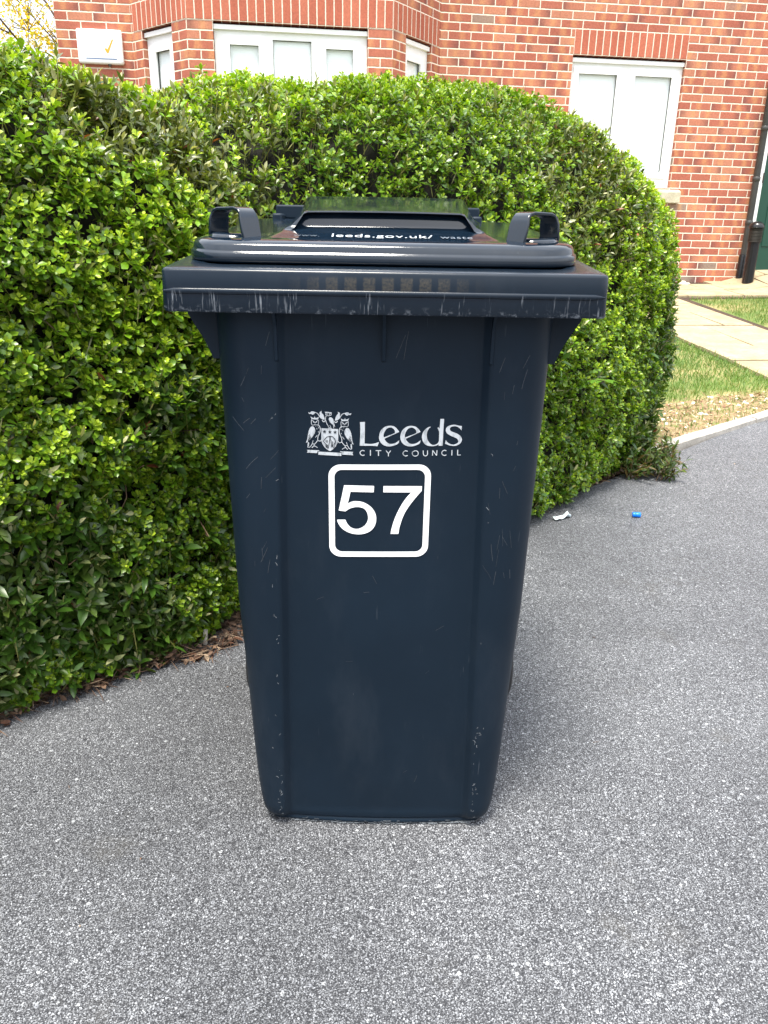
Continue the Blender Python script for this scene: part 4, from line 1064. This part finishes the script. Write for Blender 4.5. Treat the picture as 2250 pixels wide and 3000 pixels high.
# scuffs and scratches: thin marks lying on the plastic
def scuffs(name, mat, marks):
    mb = MB()
    for P, w_ in marks: ribbon(mb, P, w_, .0006)
    o = mb.build(name, M[mat], body); o['kind'] = 'stuff'
    return o
def wander(x, z, L, ang, k=.25, n=6):
    P = [(x, z)]
    for i in range(n):
        ang += random.gauss(0, k); P.append((P[-1][0] + math.cos(ang) * L / n, P[-1][1] + math.sin(ang) * L / n))
    return P
marks = []; bright = []
for sgn in (-1, 1):
    for i in range(30):           # worn edges of the corner columns, low down
        z = random.choice([random.uniform(.012, .12), random.uniform(.02, .24), random.uniform(.05, .8)])
        x = BX + sgn * (pw(z) + .016 + abs(random.gauss(0, .004)))
        bright.append((wander(x, z, random.uniform(.002, .007), random.choice([1.57, 1.2, .7]), .5, 3), random.uniform(.0004, .0010)))
    for i in range(20):           # scratches on the upper columns
        z = random.uniform(.50, .88); x = BX + sgn * random.uniform(pw(z) + .02, .205)
        marks.append((wander(x, z, random.uniform(.006, .03), random.gauss(1.5, .35), .04, 5), random.uniform(.0003, .0007)))
for i in range(12):
    x = BX + random.uniform(-.12, .12); z = random.uniform(.05, .90)
    marks.append((wander(x, z, random.uniform(.003, .018), random.gauss(.9, 1.0), .1, 4), random.uniform(.0003, .0006)))
for x, z, L, a in ((.030, .895, .035, -1.95), (.034, .90, .04, -1.75)):
    marks.append((wander(BX + x, z, L, a, .06, 8), .0005))
for i in range(26): 
    x = BX + random.uniform(-.15, .15); bright.append((wander(x, random.uniform(.008, .0125), random.uniform(.004, .014), 0.0, .2, 4), random.uniform(.0004, .0009)))
scuffs('scratches', 'scuff', marks); scuffs('chips', 'scuffbright', bright)
# frayed pale edge where the base has been dragged along the ground
mb = MB()
for i in range(70):
    x = BX + random.uniform(-.185, .185); y = front_y(x, .002) + .002 if abs(x - BX) < .17 else 1.165
    z = .003; P = [(x + j * random.uniform(.003, .007), y - .004 - random.uniform(0, .004), z + random.uniform(0, .003)) for j in range(4)]
    mb.tube(P, .0006, 4)
mb.build('frayed_edge', M['scuffbright'], body)

# ------------------------------------------------------------------ the brick house
ANG = R(7.9)
BASEZ = .549
E2 = np.array([math.cos(ANG), math.sin(ANG)]); N2 = np.array([math.sin(ANG), -math.cos(ANG)])
def PW(u, o): return W0 + E2 * u + N2 * o
class Plane:
    def __init__(s, a, b):
        s.a = np.array(a, float); d = np.array(b, float) - s.a; s.len = float(np.linalg.norm(d)); s.e = d / s.len; s.n = np.array([s.e[1], -s.e[0]])
    def __call__(s, u, o, v):
        p = s.a + s.e * u + s.n * o; return (p[0], p[1], BASEZ + v)
main = Plane(PW(0, 0), PW(1, 0))
house = empty('brick_house', (float(W0[0]), float(W0[1]), BASEZ), 'red brick house with a bay window, white windows and a green door behind the hedges', 'house')

def uvmesh(name, quads, mat, parent):
    V = []; F = []; UV = []
    for q in quads:
        n = len(V)
        for (p, uv) in q: V.append(p); UV.append(uv)
        F.append(tuple(range(n, n + 4)))
    me = pymesh(name, V, F); l = me.uv_layers.new(name='UVMap')
    for i, uv in enumerate(UV): l.data[i].uv = uv
    return link(name, me, mat, parent)
def wall_quads(pl, u0, u1, v0, v1, holes=(), depth=.10, ush=0.0):
    us = sorted({u0, u1, *[h[0] for h in holes], *[h[1] for h in holes]}); vs = sorted({v0, v1, *[h[2] for h in holes], *[h[3] for h in holes]}); Q = []
    for i in range(len(us) - 1):
        for j in range(len(vs) - 1):
            a, b, c, d = us[i], us[i + 1], vs[j], vs[j + 1]
            if any(h[0] <= a and b <= h[1] and h[2] <= c and d <= h[3] for h in holes): continue
            Q.append([(pl(x, 0, y), (x + ush, y)) for x, y in ((a, c), (b, c), (b, d), (a, d))])
    for (a, b, c, d) in holes:
        for (x, sg) in ((a, 1), (b, -1)):
            q = [(pl(x, 0, c), (x + ush, c)), (pl(x, -depth, c), (x + ush + sg * depth, c)), (pl(x, -depth, d), (x + ush + sg * depth, d)), (pl(x, 0, d), (x + ush, d))]
            Q.append(q if sg > 0 else q[::-1])
    return Q
TOP = 5.0
OPEN_R = (-1.2, 0.0, .975, 2.175)
DOOR = (1.0, 1.95, .10, 2.10)
iL, iR = PW(-5.456, 0), PW(-2.55, 0)
oL, oR = PW(-4.903, .62), PW(-3.103, .62)
spL = Plane(iL, oL); fr = Plane(oL, oR); spR = Plane(oR, iR)
OPEN_F = (.225, 1.575, .975, 2.175)
OPEN_SL = (spL.len - .215 - .45, spL.len - .215, .975, 2.175)
OPEN_SR = (.215, .665, .975, 2.175)
side_l = Plane(PW(-6.13, -7.0), PW(-6.13, 0)); side_r = Plane(PW(4.2, 0), PW(4.2, -7.0)); backp = Plane(PW(4.2, -7.0), PW(-6.13, -7.0))
Q = wall_quads(main, -6.13, -5.456, -.5, TOP, ush=6.13 + .1125)
Q += wall_quads(main, -2.55, 4.2, -.5, TOP, [OPEN_R, DOOR])
for s_ in (side_l, side_r, backp): Q += wall_quads(s_, 0, s_.len, -.5, TOP)
uvmesh('wall', Q, M['brick'], house)
Q = wall_quads(spL, 0, spL.len, -.5, TOP, [OPEN_SL], ush=.225 * 4 - spL.len) + wall_quads(fr, 0, fr.len, -.5, TOP, [OPEN_F]) + wall_quads(spR, 0, spR.len, -.5, TOP, [OPEN_SR])
uvmesh('bay_wall', Q, M['brick'], house)

def soldier(pl, u0, u1, v0, parent, proud=.003, u_end=None):
    o = proud; Q = []
    cs = ((u0, v0), (u1, v0), (u1, v0 + .225), (u0, v0 + .225))
    Q.append([(pl(x, o, y), (y - v0, x - u0)) for x, y in cs])
    for (x, rev) in ((u0, False), (u1, True)):
        q = [(pl(x, -.03, v0), (.004, .03)), (pl(x, o, v0), (.03, .03)), (pl(x, o, v0 + .225), (.03, .05)), (pl(x, -.03, v0 + .225), (.004, .05))]
        Q.append(q[::-1] if rev else q)
    Q.append([(pl(u0, o, v0 + .225), (.03, .03)), (pl(u1, o, v0 + .225), (.05, .03)), (pl(u1, -.03, v0 + .225), (.05, .05)), (pl(u0, -.03, v0 + .225), (.03, .05))])
    Q.append([(pl(u0, -.10, v0), (.03, u0 - u0)), (pl(u1, -.10, v0), (.03, u1 - u0)), (pl(u1, o, v0), (.05, u1 - u0)), (pl(u0, o, v0), (.05, 0))])
    return uvmesh('lintel', Q, M['soldier'], parent)
soldier(main, -1.2, 0, 2.175, house)
soldier(fr, 0, fr.len, 2.175, house)
soldier(spL, 0.03, spL.len, 2.175, house)
soldier(spR, 0, spR.len - .03, 2.175, house)
soldier(main, .96, 1.99, 2.10, house)

def window(pl, op, panes, parent, blind_gap=(.0, .0)):
    u0, u1, v0, v1 = op
    u0 += .004; u1 -= .004; v1 -= .022
    w = MB(); o0, o1 = -.095, -.045
    us = sorted({u0, u1, *[p[0] for p in panes], *[p[1] for p in panes]}); vs = sorted({v0, v1, *[p[2] for p in panes], *[p[3] for p in panes]})
    for i in range(len(us) - 1):
        for j in range(len(vs) - 1):
            a, b, c, d = us[i], us[i + 1], vs[j], vs[j + 1]
            if any(p[0] <= a and b <= p[1] and p[2] <= c and d <= p[3] for p in panes): continue
            w.add([pl(a, o1, c), pl(b, o1, c), pl(b, o1, d), pl(a, o1, d)], [(0, 1, 2, 3)])
            w.add([pl(a, o0, c), pl(b, o0, c), pl(b, o0, d), pl(a, o0, d)], [(3, 2, 1, 0)])
    def ring(a, b, c, d, oa, ob):
        w.add([pl(x, oo, y) for oo in (oa, ob) for x, y in ((a, c), (b, c), (b, d), (a, d))], [(0, 1, 5, 4), (1, 2, 6, 5), (2, 3, 7, 6), (3, 0, 4, 7)])
    ring(u0, u1, v0, v1, o0, o1)
    for p in panes: ring(p[0], p[1], p[2], p[3], o0, o1)
    # drip rail across the head
    for (h, t, o) in ((.036, .0, -.022),):
        w.box(0, 1, 0, 1, 0, 1, lambda q: pl(u0 - .002 + (u1 - u0 + .004) * q[0], -.050 + (.032) * q[1], v1 - .036 + .036 * q[2]))
    win = w.build('window', M['white'], parent)
    for p in panes:
        if p[4]:                                  # opening casement: raised sash round the pane
            s_ = MB(); b = .052; a0, a1, c0, c1 = p[0] - b, p[1] + b, p[2] - b, p[3] + b
            for (x0, x1, y0, y1) in ((a0, a1, c0, p[2] + .004), (a0, a1, p[3] - .004, c1), (a0, p[0] + .004, p[2] + .004, p[3] - .004), (p[1] - .004, a1, p[2] + .004, p[3] - .004)):
                s_.box(0, 1, 0, 1, 0, 1, lambda q: pl(x0 + (x1 - x0) * q[0], -.0449 + .013 * q[1], y0 + (y1 - y0) * q[2]))
            s_.build('sash', M['white'], win)
        g = MB(); f = .004
        for (x0, x1, y0, y1) in ((p[0], p[1], p[2], p[2] + f), (p[0], p[1], p[3] - f, p[3]), (p[0], p[0] + f, p[2] + f, p[3] - f), (p[1] - f, p[1], p[2] + f, p[3] - f)):
            g.box(0, 1, 0, 1, 0, 1, lambda q: pl(x0 + (x1 - x0) * q[0], -.068 + .012 * q[1], y0 + (y1 - y0) * q[2]))
        g.build('gasket', M['gasket'], win)
        a, b, c, d = p[:4]
        me = pymesh('pane', [pl(a, -.066, c), pl(b, -.066, c), pl(b, -.066, d), pl(a, -.066, d)], [(0, 1, 2, 3)])
        link('pane', me, M['glass'], win)
    bl = MB(); bl.box(0, 1, 0, 1, 0, 1, lambda q: pl(u0 + .02 + blind_gap[0] + (u1 - u0 - .04 - blind_gap[0] - blind_gap[1]) * q[0], -.080 + .005 * q[1], v0 + .01 + (v1 - v0 - .02) * q[2]))
    bl.build('blind', M['blind'], win)
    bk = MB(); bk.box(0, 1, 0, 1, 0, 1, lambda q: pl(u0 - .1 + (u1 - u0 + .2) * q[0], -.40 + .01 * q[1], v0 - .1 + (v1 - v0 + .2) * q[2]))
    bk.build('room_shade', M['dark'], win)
    return win
vb, vt = .975 + .145, 2.153 - .13
window(main, OPEN_R, [(-1.2 + .085, -1.2 + .50, vb, vt, True), (-1.2 + .685, -1.2 + 1.09, vb, vt, True)], house)
u = OPEN_F[0]
window(fr, OPEN_F, [(u + .13, u + .39, vb, vt - .012, True), (u + .51, u + .85, vb - .03, vt + .035, False), (u + .975, u + 1.225, vb, vt - .012, True)], house)
window(spL, OPEN_SL, [(OPEN_SL[0] + .13, OPEN_SL[1] - .09, vb, vt - .03, True)], house, (.10, 0))
window(spR, OPEN_SR, [(OPEN_SR[0] + .02 + .05, OPEN_SR[1] - .13, vb, vt - .03, True)], house, (0, .08))
# stone sills
def sill(pl, u0, u1):
    s_ = MB()
    s_.loft([[pl(x, o, v) for o, v in ((-.10, .825), (.055, .825), (.055, .925), (.050, .940), (-.04, .972), (-.10, .974))] for x in (u0, u1)])
    s_.build('sill', M['sill'], house, bevel=.004)
sill(main, -1.31, .11); sill(fr, .13, 1.67); sill(spL, .10, .72); sill(spR, .13, .75)
# dark gap above the frames
# door
d_ = MB(); a, b, c, dd = DOOR
for (x0, x1, y0, y1) in ((a, a + .072, c + .045, dd), (b - .072, b, c + .045, dd), (a + .072, b - .072, dd - .08, dd), (a, b, c, c + .045)):
    d_.box(0, 1, 0, 1, 0, 1, lambda q: main(x0 + (x1 - x0) * q[0], -.075 + .055 * q[1], y0 + (y1 - y0) * q[2]))
dfr = d_.build('door_frame', M['white'], house, bevel=.004)
d_ = MB(); d_.box(0, 1, 0, 1, 0, 1, lambda q: main(a + .073 + (b - a - .146) * q[0], -.070 + .035 * q[1], c + .046 + (dd - .081 - c - .046) * q[2]))
for (x0, x1, y0, y1) in ((a + .19, b - .19, .40, .92), (a + .19, b - .19, 1.12, 1.85)):
    d_.box(0, 1, 0, 1, 0, 1, lambda q: main(x0 + (x1 - x0) * q[0], -.0349 + .008 * q[1], y0 + (y1 - y0) * q[2]))
dr = d_.build('door', M['door'], house, bevel=.003)
for v in (.42, 1.05, 1.70):
    h = MB(); h.lathe([(.008, 0), (.008, .10)], main(a + .070, -.018, v), 10); h.build('hinge', M['pipe'], dr)
# grey rainwater pipe with a black shoe, at the edge of the door opening
pp_ = MB(); px_, po_ = .945, .055
x, y, z = main(px_, po_, 0)
pp_.lathe([(.034, .30), (.034, 1.98), (.036, 1.985), (.036, 2.02), (.030, 2.03)], (x, y, z), 20)
for v in (.62, 1.06, 1.55, 1.93): pp_.lathe([(.0365, v), (.040, v + .004), (.040, v + .040), (.0365, v + .044)], (x, y, z), 20)
pipe = pp_.build('downpipe', M['pipe'], house, True)
pp_ = MB(); pp_.lathe([(.046, -.05), (.046, .30), (.043, .31), (.034, .312)], (x, y, z), 20); pp_.build('pipe_shoe', M['black'], pipe, True)
# porch fascia over the door
f_ = MB(); f_.box(0, 1, 0, 1, 0, 1, lambda q: main(.925 + 1.1 * q[0], -.02 + .14 * q[1], 2.035 + .062 * q[2])); f_.build('porch_fascia', M['white'], house, bevel=.004)
# roof well above the picture
r_ = MB()
ridge = 2.6
A4 = [PW(-6.4, .35), PW(4.5, .35), PW(4.5, -7.3), PW(-6.4, -7.3)]; R2 = [PW(-6.4, -3.5), PW(4.5, -3.5)]
zt = BASEZ + TOP + .002
V = [(p[0], p[1], zt) for p in A4] + [(p[0], p[1], zt + ridge) for p in R2]
r_.add(V, [(0, 1, 5, 4), (2, 3, 4, 5), (1, 2, 5), (3, 0, 4), (0, 3, 2, 1)])
r_.build('roof', M['roof'], house)

# ------------------------------------------------------------------ alarm box on the house wall
ax0, ax1, av0, av1 = -5.948, -5.545, 1.905, 2.185
L = []
for (i, o) in ((0, .0005), (0, .030), (.004, .038), (.016, .042)):
    r = .020; P = []
    for (cx, cz, a0) in ((ax1 - i - r, av1 - i - r, 0), (ax0 + i + r, av1 - i - r, 90), (ax0 + i + r, av0 + i + r, 180), (ax1 - i - r, av0 + i + r, 270)):
        for k in range(5):
            t = R(a0 + 90 * k / 4); P.append(main(cx + r * math.cos(t), o, cz + r * math.sin(t)))
    L.append(P)
ab = empty('alarm_box', main((ax0 + ax1) / 2, 0, av0), 'white alarm box with an orange tick on the house wall', 'alarm box')
m_ = MB(); m_.loft(L); m_.build('casing', M['white'], ab, True)
def on_box(x, z): return main(x, .0432, z)
tk = [(.222, .100), (.238, .104), (.247, .093), (.290, .170), (.302, .178), (.306, .174), (.256, .066), (.247, .062), (.238, .068), (.226, .088)]
fill('tick', [[(ax0 + x + .02, av0 + z + .025) for x, z in tk]], M['orange'], ab, place=on_box)
me = text_mesh('0800 814960', .040, 1.1)
for v in me.vertices: v.co = main(ax0 + .205 + v.co.x, .0433, av0 + .056 + v.co.y)
link('phone_number', me, M['paleorange'], ab)
m_ = MB(); m_.box(0, 1, 0, 1, 0, 1, lambda q: main(ax0 + .07 + .275 * q[0], .0421 + .001 * q[1], av0 + .036 + .009 * q[2])); m_.build('stripe', M['bluep'], ab)
m_ = MB(); x, y, z = main(ax1 - .13, .02, av0 - .016); m_.lathe([(.012, 0), (.016, .004), (.016, .016)], (x, y, z), 14); m_.build('beacon', M['pipe'], ab)

# ------------------------------------------------------------------ bollard light in front of the door
bp = np.array([3.918, 8.76]); bz = .5465
bl = empty('bollard_light', (float(bp[0]), float(bp[1]), bz), 'short black bollard light with a domed cap on the paving before the green door', 'bollard')
c3 = (float(bp[0]), float(bp[1]), bz)
m_ = MB(); m_.lathe([(.058, -.14), (.058, .02), (.056, .435), (.063, .437), (.063, .446)], c3, 32); m_.build('post', M['black'], bl, True)
m_ = MB(); m_.lathe([(.088, -.14), (.088, .006), (.082, .012), (.06, .014)], c3, 32); m_.build('base_flange', M['black'], bl, True)
m_ = MB()
pf = [(.060, .446)]
for i in range(9):
    z0_ = .450 + i * .0145; pf += [(.072, z0_), (.0725, z0_ + .003), (.064, z0_ + .010), (.064, z0_ + .0135)]
m_.lathe(pf + [(.06, .585)], c3, 32); m_.build('louvre_head', M['blackmat'], bl)
m_ = MB(); m_.lathe([(.070, .583), (.078, .585), (.079, .594)] + [(.076 * math.cos(a), .596 + .062 * math.sin(a)) for a in np.linspace(0, 1.5, 10)], c3, 32); m_.build('cap', M['black'], bl, True)

# ------------------------------------------------------------------ yellow-leaved tree past the end of the house
tr = empty('tree', (-3.85, 11.6, .7), 'thin tree with sparse yellow-green leaves beyond the left end of the house', 'tree')
m_ = MB(); tips = []
def limb(p, d, L, r, depth):
    P = [p]; n = 5
    for i in range(n):
        d = (d + Vector(rng.normal(0, .10, 3)) + Vector((0, 0, .02))).normalized(); P.append(P[-1] + d * L / n)
    m_.tube(P, [r * (1 - .55 * i / n) for i in range(n + 1)], 6 if depth < 2 else 4)
    if depth >= 2: tips.extend(P[1:])
    if depth < 4:
        for k in range(2 if depth else 5):
            i = int(rng.integers(2, n + 1)); dd_ = (d + Vector(rng.normal(0, .62, 3))).normalized()
            limb(P[i], dd_, L * rng.uniform(.5, .72), r * .5, depth + 1)
limb(Vector((-3.85, 11.6, .5)), Vector((-.03, 0, 1)), 2.6, .045, 0)
limb(Vector((-3.88, 11.55, 2.55)), Vector((-.72, -.25, .72)), 2.2, .011, 1)
limb(Vector((-3.88, 11.6, 2.2)), Vector((-.9, .1, .50)), 2.3, .011, 1)
clumps = []
for i in range(46):
    c = Vector((rng.uniform(-5.5, -4.25), rng.uniform(11.0, 11.8), rng.uniform(2.7, 4.5)))
    b = min(tips, key=lambda q: (q - c).length); clumps.append(c)
    m_.tube([b, b.lerp(c, .5) + Vector(rng.normal(0, .04, 3)), c], [.005, .004, .002], 4)
m_.build('trunk', M['bark'], tr, True)
fo = Foliage(); T = np.array(tips); T = T[rng.random(len(T)) < .85]
P = np.repeat(T, 13, 0) + rng.normal(0, .075, (len(T) * 13, 3)); n = len(P)
Lf = rng.uniform(.03, .06, n)
P = np.concatenate([P, np.repeat(np.array(clumps), 42, 0) + rng.normal(0, 1, (len(clumps) * 42, 3)) * np.array([.12, .10, .075])]); n = len(P)
Lf = rng.uniform(.03, .055, n)
V = leaf_verts(P, rng.normal(size=(n, 3)) + np.array([0, 0, -.4]), rng.normal(size=(n, 3)), Lf, Lf * .6, .25, .2, wa=.9, wb=.8)
C = np.where((rng.random(n) < .65)[:, None], np.array([.70, .52, .05]), np.array([.42, .42, .07])) * rng.uniform(.7, 1.2, (n, 1))
fo.add(V, C)
link('crown', fo.mesh('crown'), M['petal'], tr, True)

# ------------------------------------------------------------------ small things on the ground
x, y = .928, 2.659; z = float(hz(y))
m_ = MB(); m_.lathe([(.0085, -.0145), (.0095, -.0135), (.0095, -.004), (.0088, -.003), (.0095, -.002), (.0095, .0135), (.0085, .0145)], (0, 0, 0), 18, 'x')
ca = R(-6)
m_.v = [(x + vx * math.cos(ca) - vy * math.sin(ca), y + vx * math.sin(ca) + vy * math.cos(ca), z + .0095 + vz) for vx, vy, vz in m_.v]
tag(m_.build('bottle_cap', M['bluecap'], smooth=True), 'small bright blue plastic cap lying alone on the tarmac', 'bottle cap')
nx, ny = 15, 6; V = []
for j in range(ny):
    for i in range(nx):
        a = (i / (nx - 1) - .5) * .075; b = (j / (ny - 1) - .5) * .022
        px_ = .648 + a * .85 - b * .5; py_ = 2.632 + a * .5 + b * .85
        V.append((px_, py_, float(hz(py_)) + .006 + .006 * math.sin(a * 90 + j) + .005 * math.cos(b * 200 + i * .7) + .004))
F = [(j * nx + i, j * nx + i + 1, (j + 1) * nx + i + 1, (j + 1) * nx + i) for j in range(ny - 1) for i in range(nx - 1)]
me = pymesh('plastic_wrapper', V, F); o = link('plastic_wrapper', me, M['film'], None, True)
sm = o.modifiers.new('thick', 'SOLIDIFY'); sm.thickness = .0008
tag(o, 'crumpled clear-white plastic wrapper at the foot of the right-hand hedge', 'wrapper')
x, y = -.462, 1.772; z = float(hz(y))
m_ = MB()
m_.loft([[(x + .006 * math.cos(a) + lx, y + .006 * math.sin(a), z + h) for a in np.linspace(0, 6.28, 13)[:-1]] for h, lx in ((-.01, 0), (.03, .002), (.040, .003))])
tag(m_.build('hedge_peg', simple('peg', (.62, .58, .50), .6, .2, 80), smooth=True), 'short pale peg standing at the foot of the nearer hedge', 'peg')

# dark leaved shoots spreading at the right foot of the farther hedge
def shrub(name, label, cat, n, box, size, pal):
    root = empty(name, ((box[0] + box[1]) / 2, (box[2] + box[3]) / 2, float(hz((box[2] + box[3]) / 2))), label, cat)
    fo = Foliage(); st = MB()
    for i in range(n):
        bx, by = rng.uniform(box[0], box[1]), rng.uniform(box[2], box[3]); h = rng.uniform(.05, .14)
        p = Vector((bx, by, float(hz(by)))); d = Vector((rng.normal(.08, .38), rng.normal(-.12, .35), 1)).normalized(); P = [p]
        for k in range(5): d = (d + Vector((rng.normal(.05, .16), rng.normal(0, .16), -.02))).normalized(); P.append(P[-1] + d * h / 5)
        st.tube(P, [.0022 - .0003 * k for k in range(6)], 4)
        Pn = np.array([P[1 + (k % 5)] for k in range(16)]); m = len(Pn)
        D = np.tile(np.array(d), (m, 1)) * .7 + rng.normal(0, .65, (m, 3)); L = rng.uniform(.8, 1.3, m) * size
        V = leaf_verts(Pn, D, rng.normal(0, .5, (m, 3)) + np.array([0, -.2, 1]), L, L * .30, .3, rng.normal(.15, .2, m), wa=1, wb=.8, a=.36, b=.7)
        pc = np.array(pal); fo.add(V, pc[rng.integers(0, len(pc), m)] * rng.uniform(.75, 1.25, (m, 1)))
    st.build('stems', M['twig'], root); link('leaves', fo.mesh('leaves'), M['leaf'], root, True)
    return root
shrub('low_shrub', 'low straggling shrub with narrow dark leaves spilling over the kerb end', 'shrub', 95, (.98, 1.20, 3.02, 3.28), .030, [(.030, .062, .014), (.045, .085, .016), (.07, .10, .022), (.10, .14, .035), (.12, .085, .03)])

def compound(name, label, loc, n, d, size):
    root = empty(name, loc, label, 'sapling')
    fo = Foliage(); st = MB()
    p = Vector(loc); d = Vector(d).normalized(); side = d.cross(Vector((0, 0, 1))).normalized(); up = side.cross(d)
    Pb, Dd = [], []
    pts_ = [p + d * size * 2.4 * k / 6 - up * .0 for k in range(7)]; st.tube(pts_, .0012, 4)
    for k in range(1, 4):
        for s_ in (-1, 1): Pb.append(p + d * size * (.5 + .55 * k)); Dd.append(side * s_ * .9 + d * .5)
    Pb.append(pts_[-1]); Dd.append(d)
    Pb = np.array(Pb); Dd = np.array(Dd); m = len(Pb); L = np.full(m, size) * rng.uniform(.85, 1.15, m)
    V = leaf_verts(Pb, Dd, np.tile(np.array(up), (m, 1)) + rng.normal(0, .2, (m, 3)), L, L * .46, .2, .15, wa=1, wb=.85, a=.36, b=.7)
    fo.add(V, np.tile(np.array([.10, .22, .025]), (m, 1)) * rng.uniform(.8, 1.2, (m, 1)))
    st.build('stem', M['twig'], root); link('leaves', fo.mesh('leaves'), M['leaf'], root, True)
q = hedge_world(np.array([[1.98, -.055, .50]]))[0]
compound('sapling', 'sapling spray of toothed pale leaflets on the right hedge, at mid height', tuple(q), 7, (.35, -.9, .1), .048)
q = hedge_world(np.array([[1.60, -.045, .84]]))[0]
compound('sapling', 'yellow-green sapling spray poking from the hedge beside the bin lip', tuple(q), 7, (.5, -.8, .35), .045)
